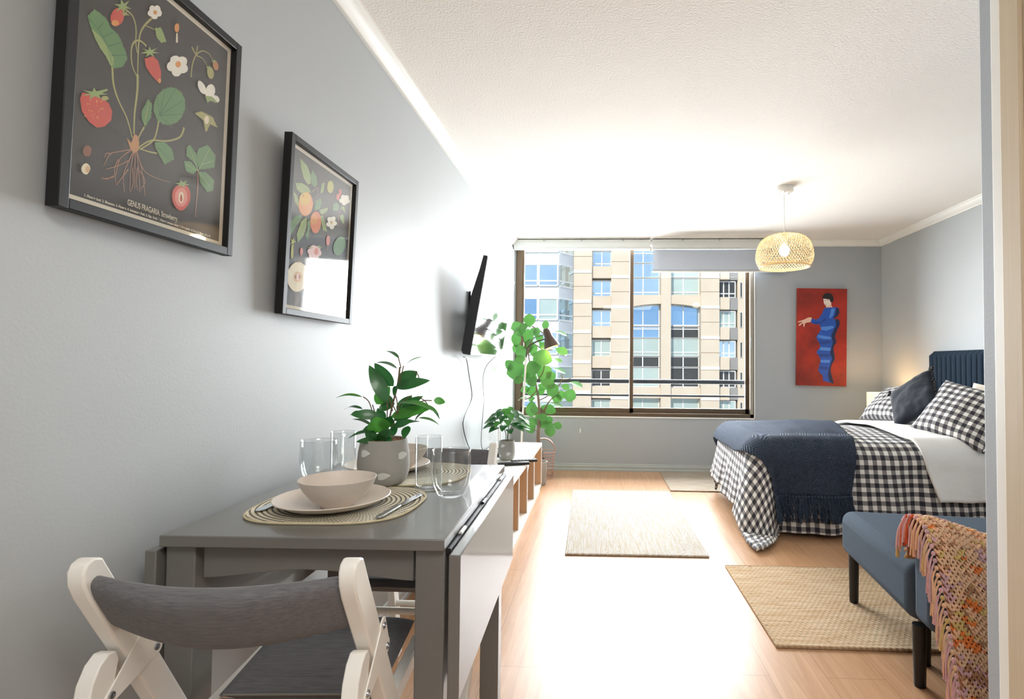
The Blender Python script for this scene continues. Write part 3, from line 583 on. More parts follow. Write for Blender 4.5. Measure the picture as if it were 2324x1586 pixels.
# ------------------------------------------------------------------ material list
mat('wall_paint', '#b4b8b9', .5, var=.03, scale=3, bump=.13, bscale=170, bdist=.0015, spec=.4)
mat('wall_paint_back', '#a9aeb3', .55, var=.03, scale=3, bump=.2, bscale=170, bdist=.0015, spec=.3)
mat('ceiling_paint', '#f3efe9', .9, var=.02, scale=2, bump=.5, bscale=120, bdist=.004, spec=.2)
mat('white_trim', '#eeece6', .45, var=.02, scale=6)
mat('grey_trim', '#aab0ae', .4, var=.03, scale=6)
mat('pale_trim', '#d9dee2', .4, var=.03, scale=6)
mat('door_beige', '#c9b79c', .55, var=.10, scale=3, stretch=(40, 40, 1))
laminate('laminate_floor')
mat('bronze_frame', '#6b5a48', .35, metal=.6, var=.08, scale=12)
mat('bronze_pale', '#a79f92', .4, metal=.3, var=.06, scale=12)
mat('dark_plastic', '#15161a', .35, var=.1)
clear_mat('window_glass', (.97, .98, .98, 1), 1.25)
clear_mat('picture_glass', (1, 1, 1, 1), 1.5, .04)
clear_mat('drinking_glass', (.965, .975, .975, 1), 1.5, 0., .028)
mat('blind_cassette', '#dfe2df', .6, var=.02)
mat('blind_fabric', '#c0c6d0', .8, var=.03, scale=200, trans=.06)
mat('rail_black', '#23262b', .4, metal=.3)
facade_mat('stone', '#d3bfa4', '#e2d3bd'); facade_mat('stone_band', '#e4dccd', '#efe8db'); facade_mat('stone_joint', '#8d7558', '#9c8467')
facade_mat('white_panel', '#e4e3df', '#f0efec'); facade_mat('shade_grey_panel', '#8f8b86', '#a5a09a'); facade_mat('asphalt', '#5c5d60', '#77787b')
mat('window_white', '#eceae4', .5)
def tower_glass(name, col_, metal, rough=.05):
    m, nt, out = nodes_of(name)
    b = N(nt, 'ShaderNodeBsdfPrincipled'); setin(b, Roughness=rough, Metallic=metal)
    tc = N(nt, 'ShaderNodeTexCoord'); no = N(nt, 'ShaderNodeTexNoise'); setin(no, Scale=.35, Detail=2.)
    nt.links.new(tc.outputs['Object'], no.inputs['Vector'])
    c = lin(col_); nt.links.new(mixc(nt, no.outputs[0], tuple(v*.75 for v in c[:3])+(1,), tuple(min(1, v*1.2) for v in c[:3])+(1,)), b.inputs['Base Color'])
    nt.links.new(b.outputs[0], out.inputs[0])
tower_glass('glass_blue', '#d2e6f5', .9); tower_glass('glass_deep', '#a3c6e2', .9); tower_glass('glass_dark', '#4a4a48', .3, .15)
tower_glass('glass_curtain', '#b9c9c2', .15, .3)

# ------------------------------------------------------------------ room shell (metres; camera stands at the origin, y runs to the window)
XL, XR, YB, YF, ZC = -.869, 2.709, 5.231, -1.3, 2.266
def struct(o): o['kind'] = 'structure'; return o
struct(box('floor', 'laminate_floor', XL-.12, XR+.12, YF-.12, YB+.15, -.12, 0, bevel=0))
struct(box('ceiling', 'ceiling_paint', XL-.12, XR+.12, YF-.12, YB+.15, ZC, ZC+.12, bevel=0))
struct(box('wall_left', 'wall_paint', XL-.12, XL, YF-.12, YB+.15, 0, ZC, bevel=0))
struct(box('wall_right', 'wall_paint', XR, XR+.12, YF-.12, YB+.15, 0, ZC, bevel=0))
struct(box('wall_front', 'wall_paint', XL, XR, YF-.12, YF, 0, ZC, bevel=0))
WX0, WX1, WZ0, WZ1 = -.858, 1.492, .534, 2.262
w = MB(); w.box(XL, XR, YB, YB+.15, 0, WZ0); w.box(XL, XR, YB, YB+.15, WZ1, ZC); w.box(WX1, XR, YB, YB+.15, WZ0, WZ1); w.box(XL, WX0, YB, YB+.15, WZ0, WZ1)
struct(w.build('wall_back', 'wall_paint_back'))
struct(box('wall_partition', 'wall_paint_back', .9485, XR-.001, 1.30, 1.36, 0, ZC-.001, bevel=.004))
t = MB(); t.box(.932, 1.02, 1.262, 1.299, 0, ZC-.002)
struct(t.build('trim_5', 'white_trim', bevel=.003))
dt = MB(); dt.box(.925, 1.02, 1.205, 1.2615, 0, ZC-.002); dt.box(.934, 1.02, 1.19, 1.2055, 0, ZC-.002)
struct(dt.build('trim_6', 'door_beige', bevel=.002))
# cornice: a stepped, coved profile swept along three walls
prof = [(0, 0), (.052, 0), (.052, -.008), (.044, -.012), (.040, -.022), (.026, -.040), (.012, -.048), (.012, -.056), (0, -.056)]
struct(MB().prism(prof, lambda u, v, q: (XL+.0005+u, q, ZC-.0005+v), YF, YB-.0005).build('trim_1', 'white_trim', ang=25))
struct(MB().prism(prof, lambda u, v, q: (XR-.0005-u, q, ZC-.0005+v), YF, YB-.0005).build('trim_2', 'white_trim', ang=25))
struct(MB().prism(prof, lambda u, v, q: (q, YB-.0005-u, ZC-.0005+v), XL+.06, XR-.01).build('trim_3', 'white_trim', ang=25))
bprof = [(0, 0), (.014, 0), (.014, .018), (.010, .022), (.010, .048), (.006, .056), (.006, .066), (0, .070)]
struct(MB().prism(bprof, lambda u, v, q: (XL+.0005+u, q, v+.0005), YF, YB-.0005).build('baseboard_left', 'pale_trim', ang=25))
struct(MB().prism(bprof, lambda u, v, q: (q, YB-.0005-u, v+.0005), XL+.02, XR-.02).build('baseboard_back', 'grey_trim', ang=25))
struct(MB().prism(bprof, lambda u, v, q: (XR-.0005-u, q, v+.0005), 1.36, YB-.0005).build('baseboard_right', 'grey_trim', ang=25))
# plaster lip round the opening
lip = MB(); lip.box(WX1-.002, WX1+.010, YB-.006, YB-.0005, WZ0-.012, 2.15); lip.box(-.80, WX1+.010, YB-.006, YB-.0005, WZ0-.012, WZ0)
struct(lip.build('trim_4', 'white_trim', bevel=.002))
# white wall plug below the window
hk = thing('wall_hook', 'tiny white hook stuck on the grey wall below the window', 'hook', (-.198, YB-.001, .391))
MB().box(-.006, .006, -.004, 0, -.02, .02).build('hook_plate', 'white_trim', hk, bevel=.001)
MB().tube([(0, -.004, -.008), (0, -.014, -.012), (0, -.018, -.004), (0, -.016, .006)], .003, 6).build('hook_arm', 'white_trim', hk)

# window: bronze aluminium slider in two sashes
win = bpy.data.objects.new('window_1', None); col.objects.link(win); win['kind'] = 'structure'
fr = MB()
fr.box(WX0, WX0+.062, YB+.03, YB+.12, WZ0, WZ1); fr.box(WX1-.035, WX1, YB+.012, YB+.12, WZ0, WZ1)
fr.box(WX0, WX1, YB+.012, YB+.12, WZ0, WZ0+.035); fr.box(WX0, WX1, YB+.03, YB+.12, WZ1-.04, WZ1)
fr.build('window_frame', 'bronze_frame', win, bevel=.003)
for nm, x0, x1, y in (('left', WX0+.062, .322, .045), ('right', .285, WX1-.035, .078)):
    s_ = MB(); z0, z1 = WZ0+.035, WZ1-.04
    s_.box(x0, x0+(.037 if nm == 'right' else .02), YB+y, YB+y+.028, z0, z1); s_.box(x1-(.037 if nm == 'left' else .03), x1, YB+y, YB+y+.028, z0, z1)
    s_.box(x0, x1, YB+y, YB+y+.028, z0, z0+.045); s_.box(x0, x1, YB+y, YB+y+.028, z1-.03, z1)
    so = s_.build('sash', 'bronze_frame', win, bevel=.002)
    box('pane', 'window_glass', x0+.01, x1-.01, YB+y+.012, YB+y+.016, z0+.02, z1-.02, so, bevel=0)
la = box('jamb_cover', 'bronze_pale', WX1-.036, WX1-.006, YB+.004, YB+.0118, WZ0+.036, WZ1-.04, win, bevel=.002)
MB().lathe([(0, 0), (.010, 0), (.012, .004), (.010, .010), (0, .011)], 16, sy=5., M=Matrix.Translation((WX1-.03, YB+.004, 1.26)) @ Matrix.Rotation(PI/2, 4, 'X')).build('latch', 'grey_trim', win)

# roller blinds
def blind(x0, x1, drop, label):
    zt = 2.259
    b = thing('roller_blind', label, 'blind', ((x0+x1)/2, YB-.075, zt), group='roller blinds over the window')
    h = (x1-x0)/2
    pr = [(-.045, 0), (.045, 0), (.045, -.085), (-.02, -.091), (-.04, -.075), (-.050, -.04), (-.050, -.012)]
    MB().prism(pr, lambda u, v, q: (q, u, v), -h, h).build('cassette', 'blind_cassette', b, bevel=.004, ang=30)
    MB().box(-h, h, -.052, -.0505, -.012, -.006).build('cover_strip', 'white_trim', b, bevel=0)
    for q in (-h*.55, 0, h*.6):
        MB().box(q-.008, q+.008, -.056, -.0525, -.016, -.002).build('bracket', 'grey_trim', b, bevel=.001)
    if drop:
        MB().grid(lambda s, q: (-h+.012+(2*h-.024)*s, .0+.0015*math.sin(q*6), -.0905-(drop-.0905)*q), 20, 10).build('fabric', 'blind_fabric', b, solid=.001)
        MB().prism([(-.006, 0), (.006, 0), (.007, -.014), (-.007, -.014)], lambda u, v, q: (q, u, v-drop), -h, h).build('bottom_bar', 'white_trim', b, bevel=.002)
        rg = [(.11*math.cos(q*PI/8)*.1, 0, -.024-drop+.011*math.sin(q*PI/8)) for q in range(17)]
        MB().tube(rg, .0015, 6).build('pull_ring', 'grey_trim', b)
    return b
blind(-.862, .474, 0, 'rolled up pale grey blind above the left half of the window')
blind(.490, 1.772, .300, 'pale grey blind half lowered over the top right of the window')

# balcony railing outside
rl = thing('balcony_railing', 'dark metal railing of two bars outside the window', 'railing', (0, 5.52, 0))
MB().tube([(-1.6, 0, .872), (2.6, 0, .872)], .023, 12).build('top_bar', 'rail_black', rl)
MB().tube([(-1.6, 0, .727), (2.6, 0, .727)], .011, 10).build('lower_bar', 'rail_black', rl)
for x in (-1.58, 2.58):
    MB().box(x-.02, x+.02, -.02, .02, -.11, .90).build('post', 'rail_black', rl, bevel=.002)
struct(box('terrace_slab', 'stone_joint', -2.2, 3.2, 5.39, 5.75, -.25, -.12, bevel=0))

# ------------------------------------------------------------------ across the street
FY, PX, HZ = 45., .0375, 1.05    # facade distance, metres per photo pixel there, eye height
def FX(px): return (px-1363.5)*PX
def FZ(py): return HZ+(825.7-py)*PX
struct(box('street', 'asphalt', -60, 70, 5.8, 80, -16.2, -16, bevel=0))
bld = thing('apartment_building', 'sand coloured apartment tower across the street with stacked windows', 'building', (0, FY, -16))
GZ = 16.
def fbox(m, px0, px1, z0, z1, y0, y1): m.box(FX(px0), FX(px1), y0, y1, z0+GZ, z1+GZ)
zt, zb = FZ(430), -16
wl = MB()
fbox(wl, 1300, 1342, zb, zt, 0, 8); fbox(wl, 1386, 1427, zb, zt, 0, 8); fbox(wl, 1499, 1521, zb, zt, 0, 8); fbox(wl, 1588, 1629, zb, zt, 0, 8)
fbox(wl, 1629, 1700, zb, zt, 1.6, 8); fbox(wl, 1676, 1700, zb, zt, 1.0, 1.7); fbox(wl, 1342, 1386, zb, zt, 1.2, 8); fbox(wl, 1427, 1588, zb, zt, 1.5, 8)
wl.build('wall', 'stone', bld)
FL = [566, 634, 702, 770, 838, 905, 973]       # spandrel pitch in photo pixels
def fpart(name, m, *a):
    q = MB(); fbox(q, *a); q.build(name, m, bld)
for k in range(-2, 13):
    y = 566+68.6*k
    fpart('spandrel', 'stone', 1342.2, 1385.8, FZ(y+63), FZ(y+36), .25, 1.19)                  # below each window of the narrow column
    fpart('spandrel', 'stone', 1629.2, 1655, FZ(y+65), FZ(y+37), .5, 1.59); fpart('shade_grey_panel', 'shade_grey_panel', 1655.1, 1675.8, FZ(y+65), FZ(y+37), .9, 1.59)  # right part of the recess: its shade is put into the panel's grey
    for a, b_ in ((1300, 1341), (1386, 1427), (1588, 1629)):
        q = 46 if a == 1300 else 58
        fpart('string_course', 'stone_band', a-.3, b_+.3, FZ(y+q+7), FZ(y+q), -.06, -.005)
        if k < 9: fpart('joint', 'stone_joint', a, b_, FZ(y+q+37.6), FZ(y+q+36.8), -.02, -.005)
arch = [(1427+161*i/12, 695-7*math.sin(PI*i/12)) for i in range(13)]+[(1588, 668), (1427, 668)]
MB().prism([(FX(a), FZ(b)+GZ) for a, b in arch], lambda u, v, q: (u, q, v), .15, 1.6).build('arch_beam', 'stone', bld)
bm = MB(); fbox(bm, 1427, 1588, FZ(902), FZ(878), .25, 1.6); fbox(bm, 1427, 1588, FZ(990), FZ(950), .25, 1.6); bm.build('beam', 'stone', bld)
def tower_window(px0, px1, py0, py1, y, rows, cols, glass, par=bld, fw=.09):
    """one window: glazing set behind a white frame; rows/cols are fractions of its height/width"""
    m = MB(); x0, x1, z0, z1 = FX(px0), FX(px1), FZ(py1)+GZ, FZ(py0)+GZ
    m.box(x0, x1, y, y+.05, z0, z1, 0)
    for c in [0, 1]+list(cols):
        xc = x0+(x1-x0)*c; m.box(xc-fw/2, xc+fw/2, y-.06, y-.001, z0, z1, 1)
    for r in [0, 1]+list(rows):
        zc = z1-(z1-z0)*r; m.box(x0, x1, y-.062, y-.0015, zc-fw/2, zc+fw/2, 1)
    return m.build('window', [glass, 'window_white'], par)
gl = ['glass_blue', 'glass_blue', 'glass_blue', 'glass_curtain', 'glass_dark', 'glass_curtain', 'glass_curtain']
for k in range(-1, 9):
    y = 566+68.6*k
    tower_window(1343, 1385.5, y-.5, y+36.5, .75, (.78,), (.5,), gl[min(max(k, 0), 6)] if k < 6 else 'glass_blue')
    tower_window(1630, 1671, y-.5, y+36.5, 1.1, (.75,), (.36, .66), ('glass_blue', 'glass_dark', 'glass_curtain')[k % 3])
    tower_window(1681.5, 1686, y+2, y+36, .95, (), (), 'glass_dark', fw=.03)
for (a, b_, o) in ((1428, 1497, 0), (1522, 1587.5, 1)):
    for (y0, y1, g, rows) in ((500, 545, 'glass_blue', (.5,)), (546, 592, 'glass_blue', (.5,)), (593, 626, 'glass_blue' if not o else 'glass_curtain', ()), (627, 668, 'glass_blue' if not o else 'glass_curtain', (.8,)), (690, 738, 'glass_deep', (.95,)),
                              (739, 765, 'glass_deep' if not o else 'glass_dark', (.2,)), (766, 807, 'glass_curtain', (.78,)), (808, 832, 'glass_dark', ()), (833, 877, 'glass_curtain' if not o else 'glass_dark', ()), (904, 950, 'glass_curtain', (.5,)), (990, 1040, 'glass_blue', (.5,))):
        tower_window(a, b_, y0, y1, .95, rows, (.46,), g)
# white tower with wrap-round glazing bands on its left
wt = thing('white_building', 'white tower with broad blue window bands beside the sand coloured tower', 'building', (0, FY-1.5, -16))
wm = MB(); fbox(wm, 1120, 1270, zb, zt, 0, 9)
wm.prism([(FX(1270), 0), (FX(1299.5), 1.5), (FX(1299.5), 9), (FX(1270), 9)], lambda u, v, q: (u, v, q), 0, zt-zb)
wm.build('wall', 'white_panel', wt)
jn = MB()
for px in (1224.5, 1268.5): fbox(jn, px-.4, px+.4, zb, zt, -.02, .02)
jn.build('joint', 'stone_band', wt)
for k in range(-2, 9):
    y = 610+75.3*k
    for a, b_ in ((1122, 1178), (1182, 1223), (1226, 1267.5)):
        tower_window(a, b_, y-3, y+44, -.08, (.78,), (), ('glass_blue', 'glass_deep', 'glass_curtain')[(k+(a > 1200)) % 3] if k > 0 else 'glass_blue', wt, .12)
    g = MB(); nv = Vector((1.5, -(FX(1299.5)-FX(1270)), 0)).normalized()*.06
    p0, p1 = Vector((FX(1271.5), .08, 0)), Vector((FX(1298), 1.42, 0))
    for mi, off, za, zb_ in ((0, .5, y-3, y+44), (1, 1., y-4.5, y-2), (1, 1., y+32, y+35), (1, 1., y+43, y+46)):
        n2 = nv*off
        g.prism([(p0.x, p0.y), (p1.x, p1.y), (p1.x-n2.x*-1, p1.y+n2.y), (p0.x-n2.x*-1, p0.y+n2.y)], lambda u, v, q: (u, v, q), FZ(zb_)+GZ, FZ(za)+GZ, mi)
    g.build('window', ['glass_blue' if k < 1 else 'glass_deep' if k < 3 else 'glass_curtain', 'window_white'], wt)

# ------------------------------------------------------------------ camera
cam = bpy.data.cameras.new('camera'); co = bpy.data.objects.new('camera', cam); col.objects.link(co)
yaw, pitch, roll = .0478, .0281, .0081
cam.sensor_width = 36; cam.sensor_fit = 'HORIZONTAL'; cam.lens = 36*1200/2324
cam.shift_x = (1162-1306.43)/2324; cam.shift_y = (791.5-793)/2324
cam.clip_start = .05; cam.clip_end = 300
co.matrix_world = Matrix.Translation((0, 0, 1.05)) @ (Matrix.Rotation(yaw, 4, 'Z') @ Matrix.Rotation(PI/2+pitch, 4, 'X') @ Matrix.Rotation(-roll*-1, 4, 'Z'))
scene.camera = co

# ------------------------------------------------------------------ light
wd = bpy.data.worlds.new('world'); scene.world = wd; wd.use_nodes = True
nt = wd.node_tree; bg = nt.nodes['Background']
tc = N(nt, 'ShaderNodeTexCoord'); sp = N(nt, 'ShaderNodeSeparateXYZ'); nt.links.new(tc.outputs['Generated'], sp.inputs[0])
f = math_n(nt, 'POWER', math_n(nt, 'MAXIMUM', sp.outputs[2], 0.), .5)
nt.links.new(mixc(nt, f, lin('#dbe7f2'), lin('#4d93d6')), bg.inputs[0]); bg.inputs[1].default_value = 1.1
def light(name, kind, energy, loc, rot=(0, 0, 0), color=(1, 1, 1), **kw):
    l = bpy.data.lights.new(name, kind); l.energy = energy; l.color = color
    for k, v in kw.items(): setattr(l, k, v)
    o = bpy.data.objects.new(name, l); col.objects.link(o); o.location = loc; o.rotation_euler = rot
    return o
sun = light('sun', 'SUN', 2.6, (0, 0, 20), color=(1, .93, .82), angle=.01)
sun.rotation_euler = Vector((.30, .80, -.52)).to_track_quat('-Z', 'Y').to_euler()
light('window_daylight', 'AREA', 900, (.32, 6.7, 1.75), (-PI/2, 0, 0), (.94, .97, 1.), shape='RECTANGLE', size=4.6, size_y=2.9)
light('kitchen_light', 'AREA', 25, (.55, -.5, ZC-.03), (0, 0, 0), (1, .97, .93), shape='RECTANGLE', size=1.0, size_y=.8)

vs = scene.view_settings
scene.display_settings.display_device = 'sRGB'
vs.view_transform = 'Standard'; vs.look = 'None'; vs.gamma = 1; vs.use_curve_mapping = False; vs.exposure = 0.45
scene.cycles.max_bounces = 8; scene.cycles.diffuse_bounces = 4; scene.cycles.transparent_max_bounces = 20; scene.cycles.adaptive_threshold = .03
scene.cycles.use_denoising = True; scene.cycles.sample_clamp_indirect = 8
# ------------------------------------------------------------------ pictures on the walls
ART = {'stem': '#a9a566', 'rstem': '#b08070', 'root': '#a5735c', 'crown': '#c08a58', 'leaf': '#5d8a52', 'leaf2': '#93a865', 'dleaf': '#3f6a44', 'red': '#cf4a38', 'red2': '#b8321f',
       'orange': '#e0964a', 'pink': '#e08a7a', 'cream': '#e8dcbc', 'white': '#eeeadb', 'berry': '#b87a48', 'brown': '#8a5238', 'tan': '#d8b283', 'yellow': '#dcb545', 'apricot': '#dd7d4c',
       'yg': '#b3b34e', 'pinkd': '#d3675a', 'palepink': '#ecc9c4', 'skirt': '#1c4fb0', 'navy': '#0e2450', 'lightblue': '#4a80d6', 'midblue': '#163c8c', 'skin': '#dfb9a4', 'face': '#e3d6cc',
       'hair': '#1a1516', 'dark': '#2a2020', 'lip': '#b0645c', 'ink': '#d9cfb8'}
for k, v in ART.items(): mat('ink_'+k, v, .6, var=.14, scale=45)
mat('print_black', '#2a2523', .6, var=.08, scale=300)
mat('print_paper', '#e6dcc6', .7, var=.02)
mat('frame_black', '#0b0b0d', .5, var=.1, scale=30)
mat('backing_board', '#6d5a45', .8)
mat('canvas_edge', '#a5291a', .7)
painted_red('canvas_red')

def ribbon(pts, w):
    P = [Vector((a, b)) for a, b in pts]
    if len(P) > 2: P = [Vector((q.x, q.y)) for q in smoothpts([(a.x, a.y, 0) for a in P], 4)]
    L, R = [], []
    for i, p in enumerate(P):
        d = P[min(i+1, len(P)-1)]-P[max(i-1, 0)]
        n = Vector((-d.y, d.x)).normalized()*w*(1-.5*i/len(P)); L.append(p+n); R.append(p-n)
    return L, R

def draw(art, name, parent, y, soft=False):
    """printed figures: thin flat shapes laid on the sheet, facing -y; art in millimetres"""
    keys = sorted({a[1] for a in art}); m = MB()
    for k, a in enumerate(art):
        yy = y-.00002*k; mi = keys.index(a[1])
        if a[0] == 'p':
            b = len(m.v)
            pts = a[2]
            if soft and len(pts) > 6:
                q = smoothpts([(u, v, 0) for u, v in pts[-2:]+pts+pts[:2]], 4); pts = [(p.x, p.y) for p in q[8:-9]]
            for u, v in pts: m.v.append(Vector((u/1000, yy, v/1000)))
            m.face(list(range(b, len(m.v))), mi)
        else:
            L, R = ribbon(a[2], a[3])
            for i in range(len(L)-1):
                b = len(m.v)
                for q in (L[i], L[i+1], R[i+1], R[i]): m.v.append(Vector((q.x/1000, yy, q.y/1000)))
                m.face([b, b+1, b+2, b+3], mi)
    return m.build(name, ['ink_'+k for k in keys], parent, smooth=False)

def lettering(text, size, x, z, y, m='ink_ink', sx=1., parent=None):
    c = bpy.data.curves.new('lettering', 'FONT'); c.body = text; c.size = size; c.offset = .0002; c.align_x = 'CENTER'
    c.materials.append(MATS[m]); o = bpy.data.objects.new('lettering', c); col.objects.link(o)
    me = bpy.data.meshes.new_from_object(o); bpy.data.objects.remove(o)
    o = bpy.data.objects.new('lettering', me); col.objects.link(o)
    o.parent = parent; o.location = (x, y, z); o.rotation_euler = (PI/2, 0, 0); o.scale = (sx, 1, 1)
    return o

def picture(label, yc, z0, tilt, art, texts, w=.386, h=.483):
    fw, d = .017, .022
    p = thing('framed_print', label, 'picture', (XL+.012, yc, z0), PI/2, 'framed botanical prints on the left wall', rx=tilt)
    f = MB()
    for (x0, x1, a, b) in ((-w/2, -w/2+fw, 0, h), (w/2-fw, w/2, 0, h), (-w/2+fw, w/2-fw, 0, fw), (-w/2+fw, w/2-fw, h-fw, h)):
        f.box(x0, x1, -d, 0, a, b)
    f.build('frame', 'frame_black', p, bevel=.0012)
    box('backing', 'backing_board', -w/2+fw, w/2-fw, -.004, -.001, fw, h-fw, p, bevel=0)
    s = box('sheet', 'print_paper', -w/2+fw, w/2-fw, -.0085, -.0045, fw, h-fw, p, bevel=0)
    b = .0105
    box('dark_ground', 'print_black', -w/2+fw+b, w/2-fw-b, -.0088, -.0086, fw+b, h-fw-b, s, bevel=0)
    draw(art, 'illustration', s, -.0090)
    for t in texts: lettering(*t, parent=s)
    box('glass', 'picture_glass', -w/2+fw, w/2-fw, -.0150, -.0142, fw, h-fw, p, bevel=0)
    return p
picture('black framed strawberry plant chart, larger in view and nearest the camera', .960, 1.287, math.radians(1.2), ART_STRAWBERRY,
        [('GENUS FRAGARIA. Strawberry.', .0150, -.009, .0395, -.0122, 'ink_ink', .56), ('1. Flower bud. 2. Blossom. 3. Flower. 4. Immature fruit. 5. Ripe fruit. 6. Flower cross-section. 7. Receptacle. 8. Seed. 9. Root. 10. Leaf.', .0060, -.004, .0300, -.0122, 'ink_ink', .86)])
picture('black framed apricot branch chart hanging between strawberry chart and television', 1.538, 1.176, math.radians(1.9), ART_APRICOT, [('Prunus. 1. Fruit. 2. Blossom. 3. Bud.', .005, -.05, .032, -.0122)])

# canvas on the window wall
cv = thing('canvas_painting', 'tall red canvas painting of a person in a wavy blue dress', 'painting', (2.118, YB-.004, .856), 0, None, 0)
cv.rotation_euler = (0, math.radians(.8), 0)
mat('pale_wood', '#c9aa80', .7, var=.1)
box('stretcher_frame', 'pale_wood', -.23, .23, -.010, 0, .006, .934, cv)
box('canvas', 'canvas_red', -.237, .237, -.030, -.0101, 0, .940, cv, bevel=.003)
draw(ART_PAINTING, 'painted_figure', cv, -.0304, True)

# ------------------------------------------------------------------ television with bracket
mat('tv_black', '#24262b', .4, var=.1); mat('tv_screen', '#0a0b0d', .06, var=.05, spec=.9, coat=.6)
tv = thing('television', 'flat screen television tilted down on a bracket above the low shelf', 'television', (XL+.002, 3.02, 1.06))
tl = Matrix.Translation((.082, 0, .04)) @ Matrix.Rotation(math.radians(9.5), 4, 'Y')
LT, HT = .96, .585
MB().prism([(0, 0), (.030, 0), (.030, .585), (.004, .585), (-.004, .50), (-.026, .34), (-.026, .02), (-.012, 0)], lambda u, v, q: tl @ Vector((u, q, v)), 0, LT).build('housing', 'tv_black', tv, bevel=.003)
MB().box(.0302, .0318, .008, LT-.008, .014, HT-.008, M=tl).build('screen', 'tv_screen', tv, bevel=0)
MB().box(.0302, .0335, .004, LT-.004, .001, .012, M=tl).build('bezel', 'grey_trim', tv, bevel=.001)
br = MB().box(0, .012, .40, .76, .16, .46).build('wall_plate', 'dark_plastic', tv, bevel=.002)
for y in (.44, .70):
    MB().tube([(.012, y, .30), (.045, y, .33), (.085, y, .30)], .014, 8).build('arm', 'dark_plastic', tv)
c1 = thing('tv_cable', 'dark cable hanging from near end of television to low shelf', 'cable', (XL, 3.1, .41), group='cables below the television')
MB().tube(smoothpts([(.050, .03, .675), (.03, .17, .66), (.012, .31, .56), (.010, .40, .41), (.010, .22, .30), (.010, .19, .235), (.012, .32, .10), (.02, .50, .02), (.05, .62, .004)], 8), .0032, 6).build('wire', 'dark_plastic', c1)
c2 = thing('signal_cable', 'thin wavy cord hanging from middle of television down to router', 'cable', (XL, 3.8, .41), group='cables below the television')
MB().tube(smoothpts([(.10, .05, .69), (.03, .055, .62), (.010, .03, .52), (.010, .07, .36), (.010, .02, .20), (.010, .0, .06), (.03, .0, .004), (.06, .015, .004)], 8), .0022, 6).build('wire', 'dark_plastic', c2)

# ------------------------------------------------------------------ low shelf unit under the television
mat('shelf_white', '#efede8', .35, var=.03, scale=4, stretch=(30, 2, 1)); mat('shelf_oak', '#c79f78', .5, var=.12, scale=3, stretch=(30, 30, 1.5))
UY0, UY1, UX1, UZ = 2.42, 4.35, -.478, .40
sh = thing('shelf_unit', 'long low white shelf unit with tan open compartments under the television', 'shelf', (XL+.016, UY0, 0))
D = UX1-(XL+.016); L = UY1-UY0
box('top', 'shelf_white', 0, D, 0, L, UZ-.026, UZ, sh, bevel=.002)
box('bottom_shelf', 'shelf_white', 0, D-.004, 0, L, .045, .063, sh, bevel=.001)
box('plinth', 'shelf_white', .02, D-.012, .01, L-.01, .0, .0445, sh, bevel=.001)
box('back_panel', 'shelf_oak', .001, .006, .002, L-.002, .0635, UZ-.0265, sh, bevel=0)
for y in (0, .355, .715, 1.075, 1.435, L-.018):
    a = MB().box(.0065, D-.006, y, y+.018, .0635, UZ-.0265, 0); a.box(D-.0059, D-.001, y, y+.018, .0635, UZ-.0265, 1)
    a.build('divider', ['shelf_oak', 'shelf_white'], sh)
mat('paper_print', '#e9e7e1', .8, var=.35, scale=55)
hc = thing('patterned_fabric', 'white patterned cloth hung in a compartment of the low shelf', 'cloth', (UX1-.012, UY0+1.28, .20))
MB().grid(lambda s, t: (-.02-.05*t*t, -.14+.27*s*(1-.75*t), .155-.255*t+.01*math.sin(9*s)), 14, 14).build('cloth', 'paper_print', hc, solid=.003)
# things on it
mat('concrete', '#a29f98', .85, var=.14, scale=14, bump=.4, bscale=70, bdist=.002); mat('leaf_print', '#d6d6d0', .8, var=.12, scale=80)
mat('soil', '#6b4b36', .95, var=.5, scale=70); mat('pebble', '#8a6246', .7, var=.45, scale=40); mat('stem_green', '#5f6a3c', .6); mat('stem_brown', '#6f5a45', .7)
mat('leaf_dark', '#27632c', .32, var=.28, scale=12, trans=.18, coat=.15); mat('leaf_mid', '#4a9136', .4, var=.25, scale=10, trans=.3); mat('leaf_fig', '#4b7f3c', .42, var=.4, scale=7, trans=.16)
mat('trunk', '#7c6a5b', .8, var=.25, scale=25, bump=.5, bscale=40)

def leaf(m, base, tip, width, face, curl=.12, fold=.12, shape=.45, nl=8, mi=0, side=None):
    """a leaf blade from base to tip; 'face' is roughly where its upper side looks"""
    b, t = Vector(base), Vector(tip); d = t-b; L = d.length; d.normalize()
    f = Vector(face); s = d.cross(f)
    if s.length < 1e-4: s = d.cross(Vector((0, 1, .3)))
    s.normalize(); n = s.cross(d).normalized()
    def fn(u, v):
        x = v*2-1
        w = width/2*(math.sin(PI*u**shape)**.8 if 0 < u < 1 else 0)
        return b+d*(L*u)+s*(w*x)+n*(curl*L*math.sin(PI*u)+fold*abs(x)*w-.35*curl*L*u*u*0)
    m.grid(fn, nl, 4, mi=mi)

